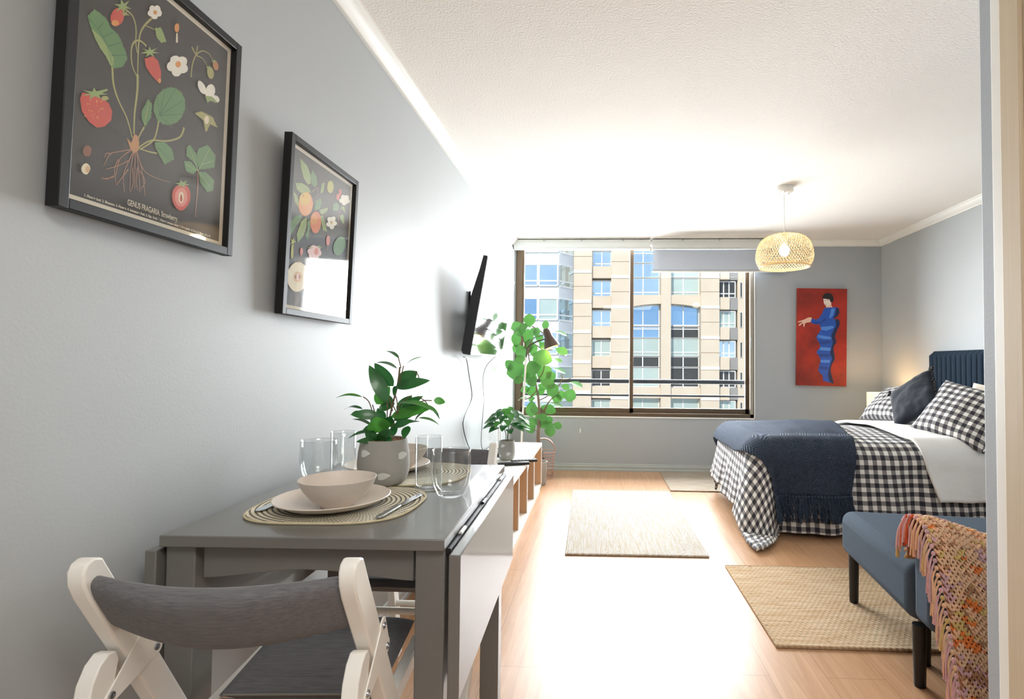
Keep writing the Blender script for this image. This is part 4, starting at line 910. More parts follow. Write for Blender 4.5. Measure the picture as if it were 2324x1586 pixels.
def cement_pot(par, R, H, prints):
    PR = [(.72, 0), (.86, .06), (.97, .25), (1, .45), (.97, .72), (.88, .99), (.85, 1)]
    p = MB().lathe([(0, 0), (R*.72, 0), (R*.86, H*.06), (R*.97, H*.25), (R, H*.45), (R*.97, H*.72), (R*.88, H*.99), (R*.85, H), (R*.80, H*.985), (R*.78, H*.88), (0, H*.88)], 40).build('pot', 'concrete', par)
    for a, z, sz, ln in prints:
        m = MB(); n = 7
        def fn(u, v):
            w = sz*(.72+.9*u if u < .3 else .99*(1-((u-.3)/.7)**1.6))
            ang = a+(u-.5)*ln; zz = z+(v-.5)*w+.12*sz*u
            f = zz/H; rr = .7*R
            for (r0, f0), (r1, f1) in zip(PR, PR[1:]):
                if f0 <= f <= f1: rr = R*(r0+(r1-r0)*(f-f0)/(f1-f0))
            rr += .0009
            return (rr*math.cos(ang), rr*math.sin(ang), zz)
        m.grid(fn, n, 4).build('leaf_motif', 'leaf_print', p)
    MB().lathe([(0, H*.95), (R*.5, H*.95), (R*.775, H*.93)], 24).build('soil', 'soil', par)
    return p
def pebbles(par, R, z, n, sd):
    rnd = random.Random(sd); m = MB()
    for i in range(n):
        a, r = rnd.random()*2*PI, R*math.sqrt(rnd.random()); s = .0028+.002*rnd.random()
        m.ell((r*math.cos(a), r*math.sin(a), z+rnd.random()*.003), (s*1.2, s, s*.8), 6, 4)
    return m.build('pebbles', 'pebble', par, kind='stuff')

# potted plant on the shelf
pp = thing('potted_plant', 'small bushy green plant in a cement pot on the low white shelf', 'plant', (-.630, 3.56, UZ+.001), group='plants in leaf printed cement pots')
cement_pot(pp, .057, .128, [(-1.85, .098, .022, .55), (-1.15, .045, .024, .55), (-2.3, .03, .022, .5)])
st, lv = MB(), MB(); rnd = random.Random(5)
for i in range(5):
    a = i*1.3; st.tube(smoothpts([(.008*math.cos(a), .008*math.sin(a), .118), (.012*math.cos(a), .012*math.sin(a), .18), (.05*math.cos(a), .04*math.sin(a), .25+.02*math.sin(i*2))]), .0022, 6)
for i in range(46):
    a = i*2.399; q = (i+.5)/46; el = math.acos(1-1.25*q)
    c = Vector((.115*math.sin(el)*math.cos(a), .10*math.sin(el)*math.sin(a), .225+.105*math.cos(el)))
    o = (c-Vector((0, 0, .19))).normalized(); dn = Vector((o.x, o.y, -.35)).normalized()
    b = c-dn*.03; leaf(lv, b, c+dn*(.045+.015*rnd.random()), .055, o+Vector((0, -.4, .4)), .10, .15, .62, mi=rnd.choice((0, 0, 1)))
st.build('stems', 'stem_green', pp); lv.build('leaves', ['leaf_dark', 'leaf_mid'], pp)

# remotes, router
mat('button_grey', '#8d9096', .6)
for x, y, r, ln, lab in ((-.553, 3.375, -1.25, .20, 'nearer black remote control lying before the potted plant on the shelf'), (-.500, 3.475, -1.10, .17, 'farther black remote control beside the pot on the low shelf')):
    rc = thing('remote_control', lab, 'remote', (x, y, UZ+.001), r, 'remote controls on the low shelf')
    MB().prism([(-.022, 0), (.022, 0), (.024, .010), (.018, .017), (-.018, .017), (-.024, .010)], lambda u, v, q: (u, q, v), -ln/2, ln/2).build('casing', 'dark_plastic', rc, bevel=.002)
    for i in range(5):
        for j in (-1, 0, 1):
            MB().lathe([(0, .0172), (.0038, .0172), (.0034, .019), (0, .019)], 8, (j*.011, -ln*.32+i*.022, 0)).build('button', 'button_grey', rc)
rt = thing('router', 'white router with two upright antennas on the shelf against the wall', 'router', (-.770, 3.93, UZ+.001), .1)
MB().box(-.05, .05, -.09, .09, 0, .030).build('casing', 'white_trim', rt, bevel=.006)
for y, t in ((-.07, -.20), (.06, .05)):
    MB().tube([(.02, y, .03), (.02, y+t*.05, .08), (.02, y+t*.2, .20)], [.006, .0065, .005], 8).build('antenna', 'white_trim', rt)
ad = thing('power_adapter', 'black power adapter with tangled leads lying next to the router', 'adapter', (-.70, 3.70, UZ+.001), .0)
MB().box(-.03, .03, -.05, .05, 0, .026).build('casing', 'dark_plastic', ad, bevel=.004)
MB().tube(smoothpts([(0, .05, .012), (-.03, .07, .04), (-.05, .0, .05), (.0, -.04, .055), (-.04, -.09, .04), (-.06, -.06, .008)], 8), .0025, 6).build('lead', 'dark_plastic', ad)
MB().tube(smoothpts([(0, .05, .014), (.03, .12, .06), (.05, .20, .08), (.05, .26, .05), (.03, .30, .006)], 8), .002, 6).build('lead', 'grey_trim', ad)

# floor lamp behind the shelf
mat('lamp_bronze', '#4d3f33', .4, metal=.4); mat('lamp_inside', '#f2c46a', .5, emit='#ffb640', estr=2.2)
fl = thing('floor_lamp', 'white pole floor lamp with a dark bronze cone head among fig leaves', 'lamp', (-.665, 4.47, 0))
MB().lathe([(0, 0), (.085, 0), (.085, .012), (.02, .022), (0, .022)], 32).build('base', 'white_trim', fl)
MB().tube(smoothpts([(0, 0, .02), (.0, 0, .40), (.015, 0, .8), (.03, 0, 1.10)], 4), .0085, 10).build('pole', 'white_trim', fl)
MB().tube(smoothpts([(.03, 0, 1.10), (.05, 0, 1.19), (.12, 0, 1.235), (.20, 0, 1.26)], 6), .006, 8).build('neck', 'lamp_bronze', fl)
hd = MB(); hm = Matrix.Translation((.195, -.005, 1.345)) @ Matrix.Rotation(math.radians(-20), 4, 'Y')
hd.lathe([(0, .004), (.020, 0), (.030, -.02), (.036, -.075), (.058, -.13), (.070, -.165), (.066, -.165), (.054, -.13), (.032, -.075), (.024, -.02), (0, -.012)], 32, M=hm)
h_ = hd.build('lamp_head', 'lamp_bronze', fl)
MB().lathe([(0, -.08), (.030, -.082), (.050, -.13), (.064, -.160), (.055, -.158), (0, -.12)], 24, M=hm).build('bulb_reflector', 'lamp_inside', h_)
light('floor_lamp_bulb', 'POINT', 1.5, fl.location+Vector((.26, -.005, 1.16)), color=(1, .72, .35), shadow_soft_size=.02)

# wire basket
mat('rose_gold', '#c79a8d', .35, metal=.7)
bk = thing('wire_basket', 'rose gold wire basket with tall loop handle on floor beside shelf', 'basket', (-.517, 4.86, 0))
for i in range(9):
    z = .012+i*.029; r = .085+.017*i/8
    ring = [(r*math.cos(q*PI/16), r*math.sin(q*PI/16), z) for q in range(33)]
    MB().tube(ring, .0035 if i in (0, 8) else .0022, 6).build('ring', 'rose_gold', bk)
for i in range(12):
    a = i*PI/6; MB().tube([(.085*math.cos(a), .085*math.sin(a), .010), (.102*math.cos(a), .102*math.sin(a), .246)], .002, 6).build('upright', 'rose_gold', bk)
MB().tube([(.102*math.cos(q*PI/16)*1., -.0, .246+.115*math.sin(q*PI/16)) for q in range(17)], .006, 8).build('handle', 'rose_gold', bk)
bo = thing('black_bottle', 'black bottle standing inside the rose gold wire basket', 'bottle', (-.535, 4.84, .018))
MB().lathe([(0, 0), (.036, 0), (.038, .01), (.038, .14), (.02, .17), (.014, .18), (.014, .205), (0, .205)], 24).build('body', 'dark_plastic', bo)
MB().lathe([(0, .2055), (.016, .2055), (.016, .222), (0, .222)], 20).build('cap', 'dark_plastic', bo)

# fiddle leaf fig in the corner
fg = thing('fig_tree', 'tall fiddle leaf fig with round leaves in the corner before the window', 'plant', (-.540, 4.60, 0))
MB().lathe([(0, 0), (.065, 0), (.072, .02), (.080, .18), (.084, .2), (.078, .2), (.074, .17), (0, .17)], 32).build('pot', 'concrete', fg)
S = 4.60/1200*.2649      # metres per unit of the leaf table below
def FP(x, y, dy=0.): return Vector(((x-605)*S, dy, 1.05+(825.7-(680+y*.2649))*4.60/1200))
tr = MB(); tr.tube(smoothpts([(0, 0, .15), (.01, 0, .30), FP(605, 1180), FP(612, 1000), FP(605, 860), FP(590, 780), FP(575, 700)], 4), [.017]*9+[.015]*5+[.011]*5+[.008]*6, 8); tr.build('trunk', 'trunk', fg)
tw = MB()
for pts in (((575, 700), (540, 600), (515, 480), (530, 380), (560, 330), (650, 300)), ((575, 710), (640, 620), (655, 450), (660, 320), (610, 270), (540, 230)), ((605, 870), (680, 830), (760, 760), (805, 690), (800, 640)), ((612, 1010), (680, 900), (720, 850), (790, 790)),
            ((608, 1120), (640, 1060), (660, 960), (690, 880)), ((515, 480), (450, 300), (440, 240)), ((590, 780), (520, 850), (440, 860)), ((655, 450), (590, 400), (570, 390)), ((655, 440), (720, 430)), ((610, 1130), (560, 1120)), ((800, 690), (880, 680))):
    tw.tube(smoothpts([FP(a, b, .02*math.sin(i*1.7)) for i, (a, b) in enumerate(pts)], 4), .0045, 6)
tw.build('branches', 'stem_brown', fg)
lf = MB(); rnd = random.Random(9)
FIG = [(415,235,105,80),(500,330,70,150),(395,345,70,130),(465,450,120,95),(545,430,70,110),(640,500,165,120),(415,610,180,140),(350,565,90,90),(455,690,95,60),(535,670,100,150),(570,590,130,110),(640,630,125,140),(795,440,110,60),(765,525,85,32),(770,615,120,50),(690,720,130,70),(730,770,100,110),(925,730,115,40),(785,820,90,70),(870,820,110,95),(835,750,70,50),(540,790,80,100),(625,790,60,60),(450,865,85,35),(540,860,60,40),(545,940,90,130),(685,945,130,65),(765,900,110,42),(625,1030,105,110),(630,1080,100,60),(535,1110,90,85),(715,1110,80,110),(775,1070,75,55),(690,1035,70,50),(785,290,110,36),(665,230,36,90),(590,290,40,90),(635,395,60,60),(515,180,90,110),(480,240,70,60),(560,700,80,90),(600,560,70,60),(455,520,90,70),(500,640,110,90),(590,520,70,70),(520,400,80,110),(445,280,90,70),(560,280,80,60),(700,660,90,80),(640,750,80,60),(760,850,90,70),(580,930,60,90),(650,1000,80,60),(560,1050,70,70),(690,1080,80,60),(480,780,80,60),(400,420,70,80),(610,340,60,70)]
for i, (x, y, w_, h_) in enumerate(FIG):
    ax, ay = x-600, y-640
    if h_ > w_*1.15: d = (0, 1 if y > 500 else -1)
    elif w_ > h_*1.15: d = (1 if ax > 0 else -1, .35)
    else: d = (.7 if ax > 0 else -.7, .6)
    n = math.hypot(*d); d = (d[0]/n, d[1]/n); ln = max(w_, h_)*1.12; wd_ = max(min(w_, h_)*1.18, .6*ln)
    dy = (rnd.random()-.5)*.22
    b = FP(x-d[0]*ln*.5, y-d[1]*ln*.5, dy); t_ = FP(x+d[0]*ln*.5, y+d[1]*ln*.5, dy-.03+.06*rnd.random())
    edge = min(w_, h_) < .5*max(w_, h_)
    face = Vector((rnd.uniform(-.3, .3), -1, .25)) if not edge else Vector((rnd.uniform(-.2, .2), -.45, 1))
    leaf(lf, b, t_, wd_*S, face, .07, .12, 1.25, 9)
lf.build('leaves', 'leaf_fig', fg)
# ------------------------------------------------------------------ drop leaf table
mat('table_grey', '#716f6b', .34, var=.05, scale=5, stretch=(3, 60, 60), bump=.10, bscale=14, bdist=.0008, spec=.5, coat=.25)
mat('hinge_dark', '#202023', .4, metal=.5); mat('hinge_white', '#e6e4df', .4)
TZ = .735
tb = thing('drop_leaf_table', 'grey wooden drop leaf table with both leaves folded down against the left wall', 'table', (-.544, 1.280, 0), math.radians(1.6))
TW, TL = .258, .349
box('tabletop', 'table_grey', -TW, TW, -TL, TL, TZ-.021, TZ, tb, bevel=.002)
for sx in (-1, 1):
    for sy in (-1, 1):
        x, y = sx*(TW-.029), sy*(TL-.042)
        MB().box(x-.027, x+.027, y-.027, y+.027, 0, TZ-.0215).build('leg', 'table_grey', tb, bevel=.0025)
ap = [(-.195, TZ-.022), (.195, TZ-.022), (.195, .650)]+[(.195-.39*i/24, .650+.017*(.5-.5*math.cos(2*PI*i/24))**.8) for i in range(1, 24)]+[(-.195, .650)]
for y in (-TL+.028, TL-.048):
    MB().prism(ap, lambda u, v, q: (u, q, v), y, y+.020).build('apron', 'table_grey', tb, bevel=.001)
for x in (-TW+.02, TW-.04):
    MB().box(x, x+.02, -TL+.07, TL-.07, .655, TZ-.022).build('apron', 'table_grey', tb, bevel=.001)
gl_ = MB().box(-.05, -.03, -.12, -.10, .635, .654).build('gate_catch', 'hinge_dark', tb, bevel=.001)
for sx, gap in ((-1, .006), (1, .008)):
    x0 = sx*(TW+gap); x1 = sx*(TW+gap+.021); z1 = TZ-.028
    lf_ = box('drop_leaf', 'table_grey', min(x0, x1), max(x0, x1), -TL+.002, TL-.002, z1-.258, z1, tb, bevel=.002)
    box('hinge_strip', 'hinge_dark', min(sx*(TW-.012), sx*(TW+gap-.0005)), max(sx*(TW-.012), sx*(TW+gap-.0005)), -TL+.02, TL-.02, TZ-.034, TZ-.0225, tb, bevel=0)
    for y in (-.225, .0, .255):
        MB().tube([(sx*(TW+gap*.55), y-.020, TZ-.022), (sx*(TW+gap*.55), y+.020, TZ-.022)], .0042, 10).build('hinge', 'hinge_white' if y else 'hinge_dark', tb)

# ------------------------------------------------------------------ folding chairs
mat('chair_white', '#efece4', .4, var=.03, scale=8); mat('chair_fabric', '#6a696b', .95, var=.55, scale=5, stretch=(5, 60, 110), bump=.7, bscale=9, bdist=.0015, sheen=.1); mat('bolt_steel', '#9a9da2', .3, metal=.9); mat('piping', '#8e8c82', .9)
def folding_chair(label, loc, rz):
    c = thing('folding_chair', label, 'chair', loc, rz, 'white folding chairs at the drop leaf table')
    top = Vector((0, .0, .775)); d = Vector((0, .455, -.775)).normalized(); n = Vector((0, d.z, -d.y))*-1
    for sx in (-1, 1):
        x = sx*.180
        def f3(u, v, q): p = top+d*u+n*v; return (x+q, p.y, p.z)
        R = .022; LL = .895
        out = [(LL, -.021), (LL, .021)]+[(.012, .021), (.002, .012), (0, 0), (.006, -.010), (.022, -.018), (.045, -.021)]
        leg = MB().prism(out, f3, -.012, .012).build('front_leg', 'chair_white', c, bevel=.003)
        # rear leg: hinged just under the back, foot behind
        a, b_ = Vector((0, .040, .635)), Vector((0, -.085, 0)); e = (b_-a).normalized(); m_ = Vector((0, -e.z, e.y)); l2 = (b_-a).length
        def g3(u, v, q): p = a+e*u+m_*v; return (x+q, p.y, p.z)
        MB().prism([(0, .012), (.012, .020), (l2, .020), (l2, -.020), (.035, -.020), (.012, -.012), (0, 0)][::-1], g3, -.0115, .0115).build('rear_leg', 'chair_white', c, bevel=.002)
        # hinge plates with three bolts, one on each cheek
        for k in (-1, 1):
            px = x+k*.0128
            P1, P2, P3 = Vector((0, .108, .640)), Vector((0, .125, .600)), Vector((0, .043, .575))
            hull = []
            for P_, a0, a1 in ((P1, 55, 190), (P3, 190, 300), (P2, -60, 55)):
                for i in range(7):
                    t = math.radians(a0+(a1-a0)*i/6); hull.append((P_.y+.013*math.cos(t), P_.z+.013*math.sin(t)))
            pl = MB().prism(hull, lambda u, v, q: (px+q, u, v), -.0012, .0012).build('hinge_plate', 'chair_white', c, bevel=.0006)
            for P_ in (P1, P2, P3):
                MB().lathe([(0, 0), (.0052, 0), (.0046, .002), (.0022, .0022), (.0018, .001), (0, .001)], 14, M=Matrix.Translation((px+k*.0013, P_.y, P_.z)) @ Matrix.Rotation(k*PI/2, 4, 'Y')).build('bolt', 'bolt_steel', pl)
    # padded back band, bowed away from the sitter
    def band(s, t):
        x = -.172+.344*s; bow = -.038*math.sin(PI*s); a = 2*PI*t
        hz, hy = .048+.005*math.sin(PI*s), .013+.006*math.sin(PI*s)
        p = top+d*.075+Vector((0, bow-.002, -.008*math.sin(PI*s)))
        w = (abs(math.cos(a))**.5)*math.copysign(1, math.cos(a)); q = (abs(math.sin(a))**.8)*math.copysign(1, math.sin(a))
        return (x, p.y+n.y*q*hy-d.y*w*hz, p.z+n.z*q*hy-d.z*w*hz)
    MB().grid(band, 28, 28).build('backrest', 'chair_fabric', c, ang=60)
    # seat on two rails
    for sx in (-1, 1):
        MB().prism([(.16, .405), (.455, .420), (.455, .452), (.16, .437)], lambda u, v, q: (sx*.155+q, u, v), -.011, .011).build('seat_rail', 'chair_white', c, bevel=.003)
    MB().tube([(-.168, .20, .418), (.168, .20, .418)], .009, 10).build('crossbar', 'chair_white', c)
    MB().tube([(-.168, .262, .318), (.168, .262, .318)], .010, 10).build('stretcher', 'chair_white', c)
    MB().tube([(-.168, -.046, .20), (.168, -.046, .20)], .010, 10).build('stretcher', 'chair_white', c)
    def pad(s, t):
        u, v = s*2-1, t*2-1
        th = .020*((1-abs(u)**6)*(1-abs(v)**6))**.4
        return u, v, th
    m = MB()
    for k in (1, -1):
        def fn(s, t, k=k):
            u, v, th = pad(s, t); return (u*.143, .357+v*.112, .462+.012*v+k*th)
        m.grid(fn, 24, 24)
    sb = m.build('seat', 'chair_fabric', c, ang=60)
    MB().tube([(-.136, .247, .450), (.136, .247, .450), (.136, .467, .473), (-.136, .467, .473), (-.136, .247, .450)], .0025, 6).build('piping', 'piping', sb)
    MB().box(-.136, .136, .172, .238, .4385, .452).build('seat_back_pad', 'chair_fabric', c, bevel=.006)
    return c
folding_chair('white folding chair with grey padded back standing nearest the camera, its seat under the table', (-.521, .700, 0), math.radians(4))
folding_chair('white folding chair beyond the table, its grey backrest showing over the tabletop', (-.545, 1.815, 0), PI)

# ------------------------------------------------------------------ table setting
mat('stoneware', '#ddd1c5', .42, var=.05, scale=20, spec=.45); mat('cutlery_steel', '#c9ccd0', .22, metal=1., var=.05); placemat_mat('woven_mat')
mat('mat_edge', '#cfc2a0', .85, var=.2, scale=120)
T = TZ+.0006
def superell(a, b, n, k=72, wob=0):
    o = []
    for i in range(k):
        t = 2*PI*i/k; c, s = math.cos(t), math.sin(t)
        o.append((a*abs(c)**(2/n)*math.copysign(1, c)*(1+wob*math.sin(7*t)), b*abs(s)**(2/n)*math.copysign(1, s)*(1+wob*math.sin(5*t))))
    return o
def placemat(label, x, y, r):
    p = thing('placemat', label, 'placemat', (x, y, T), r, 'woven placemats')
    MB().prism(superell(.170, .150, 3.0, 72, .006), lambda u, v, q: (u, v, q), 0, .004).build('weave', 'woven_mat', p, bevel=.001)
    MB().tube([(a, b, .0022) for a, b in superell(.171, .151, 3.0, 96, .006)]+[(.171, 0, .0022)], .0026, 6).build('edge', 'mat_edge', p)
    return p
placemat('oval woven placemat under the near dinner plate', -.570, 1.152, .05)
placemat('oval woven placemat on far half of the table behind plant pot', -.545, 1.475, .08)
M1 = T+.0052
def plate(label, x, y, z, r=.118):
    p = thing('dinner_plate', label, 'plate', (x, y, z), 0, 'beige dinner plates')
    MB().lathe([(0, 0), (r*.55, 0), (r*.6, .002), (r*.8, .006), (r*.97, .0165), (r, .019), (r*.985, .0205), (r*.93, .017), (r*.78, .009), (r*.6, .0058), (0, .005)], 72).build('dish', 'stoneware', p, ang=60)
    return p
def bowl(label, x, y, z, r=.077, h=.058):
    b = thing('bowl', label, 'bowl', (x, y, z), 0, 'beige bowls')
    MB().lathe([(0, 0), (r*.42, 0), (r*.45, .004), (r*.70, h*.32), (r*.90, h*.68), (r*.99, h*.97), (r, h), (r*.97, h*1.01), (r*.87, h*.70), (r*.66, h*.36), (r*.40, h*.13), (0, h*.10)], 72).build('dish', 'stoneware', b, ang=60)
    return b
plate('beige dinner plate on the near placemat, a bowl on it', -.577, 1.128, M1)
bowl('beige bowl on the near dinner plate', -.553, 1.100, M1+.0066)
plate('beige dinner plate on the far placemat, half hidden by plant pot', -.612, 1.507, M1)
bowl('beige bowl on the far dinner plate behind the plant pot', -.574, 1.500, M1+.0066)

def cutlery(kind, label, p0, p1):
    a, b = Vector(p0), Vector(p1); r = math.atan2(b.y-a.y, b.x-a.x)
    c = thing(kind, label, kind.split('_')[-1], (a.x, a.y, M1+.001), r)
    L = (b-a).length
    if kind == 'table_knife':
        MB().prism([(0, -.005), (.01, -.0075), (L*.42, -.006), (L*.45, -.004), (L*.45, .004), (L*.42, .006), (.01, .0075), (0, .005)], lambda u, v, q: (u, v, q), 0, .0045).build('handle', 'cutlery_steel', c, bevel=.0015)
        MB().prism([(L*.45, -.004), (L*.5, -.009), (L*.9, -.009), (L, .004), (L*.96, .006), (L*.45, .005)], lambda u, v, q: (u, v, q), .0012, .0030).build('blade', 'cutlery_steel', c, bevel=.0005)
    else:
        MB().prism([(0, -.004), (.01, -.0105), (.03, -.010), (L*.6, -.004), (L*.72, -.005), (L*.78, -.011), (L*.82, -.012), (L*.82, .012), (L*.78, .011), (L*.72, .005), (L*.6, .004), (.03, .010), (.01, .0105), (0, .004)], lambda u, v, q: (u, v, q), .0005, .0026).build('handle', 'cutlery_steel', c, bevel=.0008)
        for i in range(4):
            y = -.0102+i*.0068; MB().box(L*.8201, L, y-.0016, y+.0016, .0008, .0026).build('tine', 'cutlery_steel', c, bevel=.0005)
cutlery('table_knife', 'shiny steel knife on the near placemat, right of the plate', (-.437, 1.030), (-.418, 1.235))
cutlery('table_fork', 'steel fork on the near placemat, left of the plate', (-.700, 1.060), (-.708, 1.230))

def tumbler(label, x, y, r=.046, h=.108):
    g = thing('glass_tumbler', label, 'glass', (x, y, T), 0, 'double walled tumblers')
    MB().lathe([(0, .002), (r*.55, 0), (r*.68, .004), (r*.90, h*.25), (r*1.0, h*.55), (r*.98, h*.85), (r*.97, h*.985), (r*.955, h), (r*.93, h*.985), (r*.90, h*.8), (r*.86, h*.5), (r*.74, h*.24), (r*.48, h*.10), (0, h*.085)], 64).build('wall', 'drinking_glass', g, ang=80)
    MB().tube([(r*.955*math.cos(i*PI/24), r*.955*math.sin(i*PI/24), h) for i in range(49)], .0013, 6).build('rim', 'drinking_glass', g)
    return g
def highball(label, x, y, r=.0325, h=.132):
    g = thing('highball_glass', label, 'glass', (x, y, T), 0, 'tall straight glasses')
    MB().lathe([(0, .0), (r*.95, 0), (r, .003), (r, h*.99), (r*.97, h), (r*.94, h*.99), (r*.93, .016), (r*.8, .011), (0, .010)], 56).build('wall', 'drinking_glass', g, ang=80)
    MB().tube([(r*.97*math.cos(i*PI/24), r*.97*math.sin(i*PI/24), h) for i in range(49)], .0010, 6).build('rim', 'drinking_glass', g)
    return g
tumbler('round bodied tumbler standing at table edge, right of the knife', -.352, 1.245)
highball('tall clear glass behind the right tumbler, beside the plant pot', -.422, 1.292)
tumbler('round bodied tumbler near the wall, left behind the front bowl', -.738, 1.362)
highball('tall clear glass near the wall, left of the plant pot', -.722, 1.462, .0335, .118)

# potted plant on the table
tp = thing('potted_plant', 'long leaved green plant in a cement pot on the grey table', 'plant', (-.554, 1.338, T+.0052), 0, 'plants in leaf printed cement pots')
cement_pot(tp, .0640, .1135, [(-1.93, .083, .019, .46), (-1.15, .028, .019, .48), (-.35, .075, .019, .5), (2.2, .06, .019, .5)])
pebbles(tp, .0485, .1085, 150, 3)
K = 1.338/1200
def LP(x, y, dy=0.): return Vector(((x-864)*K, dy, 1.05+(827-y)*K-T-.0052))
st = MB()
st.tube(smoothpts([LP(868, 1003), LP(880, 935), LP(893, 880), LP(898, 838)], 6), .0022, 6)
for q in (((868, 1003), (850, 960), (838, 925)), ((870, 1000), (845, 960), (828, 920), (811, 908)), ((872, 1002), (890, 960), (905, 920), (925, 905)), ((872, 1003), (900, 970), (925, 965)), ((866, 1003), (850, 980), (838, 970)), ((880, 940), (872, 905)), ((893, 885), (906, 835)),
          ((885, 925), (898, 945), (893, 915), (885, 900)), ((868, 1003), (872, 960), (873, 918)), ((898, 840), (893, 815)), ((925, 930), (955, 915), (976, 914)), ((930, 850), (941, 853), (946, 864)), ((940, 905), (960, 915), (970, 930))):
    st.tube(smoothpts([LP(a, b, .008*math.sin(i+len(q))) for i, (a, b) in enumerate(q)], 4), .0014, 5)
st.build('stems', 'stem_brown', tp)
lv = MB(); rnd = random.Random(2)
TP = [((873,918),(826,834),27,-.02,1),((882,882),(836,829),26,.01,1),((894,818),(857,801),9,.01,0),((892,842),(845,828),15,0,0),((905,838),(951,814),8,.02,0),((892,884),(972,868),22,-.02,1),((892,882),(934,848),34,.02,1),((945,862),(955,908),10,.03,0),
      ((811,908),(750,911),12,0,0),((806,937),(747,942),6,.03,0),((856,948),(801,945),20,-.03,1),((802,942),(778,953),12,.02,0),((840,974),(793,958),10,-.02,0),((838,925),(865,884),27,.03,1),((846,938),(875,924),17,.02,1),((898,920),(998,942),19,-.02,0),
      ((880,952),(974,932),22,-.01,1),((880,962),(956,924),24,.03,1),((892,972),(941,957),15,-.03,1),((974,914),(998,920),15,.03,1),((866,986),(855,950),46,-.04,1),((848,986),(796,999),15,-.03,0),((858,1010),(850,984),22,-.055,1),((867,1008),(886,974),19,-.055,1),
      ((940,955),(985,974),6,.02,0),((923,972),(921,999),18,-.02,1),((893,978),(937,966),10,.03,0),((846,978),(820,982),16,-.01,1),((872,975),(884,950),24,.0,1),((852,998),(832,985),20,-.04,1),((885,995),(900,965),14,-.02,1),((930,965),(952,942),8,.03,0),((955,925),(985,960),6,.04,0),((850,970),(815,962),16,.03,1),((868,990),(905,985),18,-.04,1),((856,965),(838,935),18,.04,1),((878,930),(850,905),16,.04,1),((888,900),(912,880),15,-.03,1),((885,940),(915,905),18,.04,1),((900,935),(950,905),17,.03,1),((862,1004),(826,1002),14,-.05,1),((874,1004),(900,998),16,-.05,1),((846,985),(826,968),16,.02,1)]
for b, t_, w_, dy, flat in TP:
    fc = Vector((rnd.uniform(-.4, .4), -1, .35)) if flat else Vector((rnd.uniform(-.3, .3), -.35, 1))
    tip = LP(t_[0], t_[1], dy+rnd.uniform(-.02, .02))
    leaf(lv, LP(b[0], b[1], dy*.5), tip, max(w_, 10)*K*1.2, fc, .12 if not flat else .07, .10, .78, 10, mi=rnd.choice((0, 0, 0, 1)))
lv.build('leaves', ['leaf_dark', 'leaf_mid'], tp)
# ------------------------------------------------------------------ bed
gingham('gingham', .054); gingham('gingham_small', .048); knit('navy_knit', '#2b415f', .13, .0125); mat('navy_wool', '#273444', .95, var=.25, scale=60)
mat('sheet_white', '#f4f3f0', .85, var=.02, scale=9, bump=.3, bscale=9, bdist=.02); mat('mattress_cream', '#efe6d8', .85, var=.05)
mat('bed_black', '#141416', .6); mat('velvet_navy', '#0e1521', .85, var=.3, scale=9, sheen=.25, spec=.2); mat('headboard_fabric', '#243240', .95, var=.15, scale=90, bump=.4, bscale=220, bdist=.001, spec=.2)
BX0, BX1, BY0, BY1, BZ = .955, 2.62, 3.40, 4.42, .545
bd_ = thing('bed', 'bed with a navy channel tufted headboard against the right wall', 'bed', (BX0, BY0, 0))
Lb, Wb = BX1-BX0, BY1-BY0
MB().box(.06, Lb, .04, Wb-.04, .10, .245).build('base', 'bed_black', bd_, bevel=.006)
for x in (.15, Lb-.1):
    for y in (.12, Wb-.12): MB().box(x-.03, x+.03, y-.03, y+.03, 0, .0995).build('leg', 'bed_black', bd_, bevel=.004)
MB().box(.055, Lb-.02, .04, Wb-.04, .246, .488).build('mattress', 'mattress_cream', bd_, bevel=.045, seg=4)
hb = MB(); h0, h1 = -.10, Wb-.02
nch = 20
def hbf(s, t):
    y = h0+(h1-h0)*s; ch = abs(math.sin(PI*nch*s))**.3
    edge = min(1, min(t, 1-t)/.03)**.5*min(1, min(s, 1-s)/.010)**.4
    return (Lb+.065-.035*edge-.012*ch*edge, y, .30+.873*t)
hb.grid(hbf, nch*10, 24); hb.box(Lb+.0655, Lb+.080, h0, h1, .05, 1.173)
hb.build('headboard', 'headboard_fabric', bd_, ang=80)

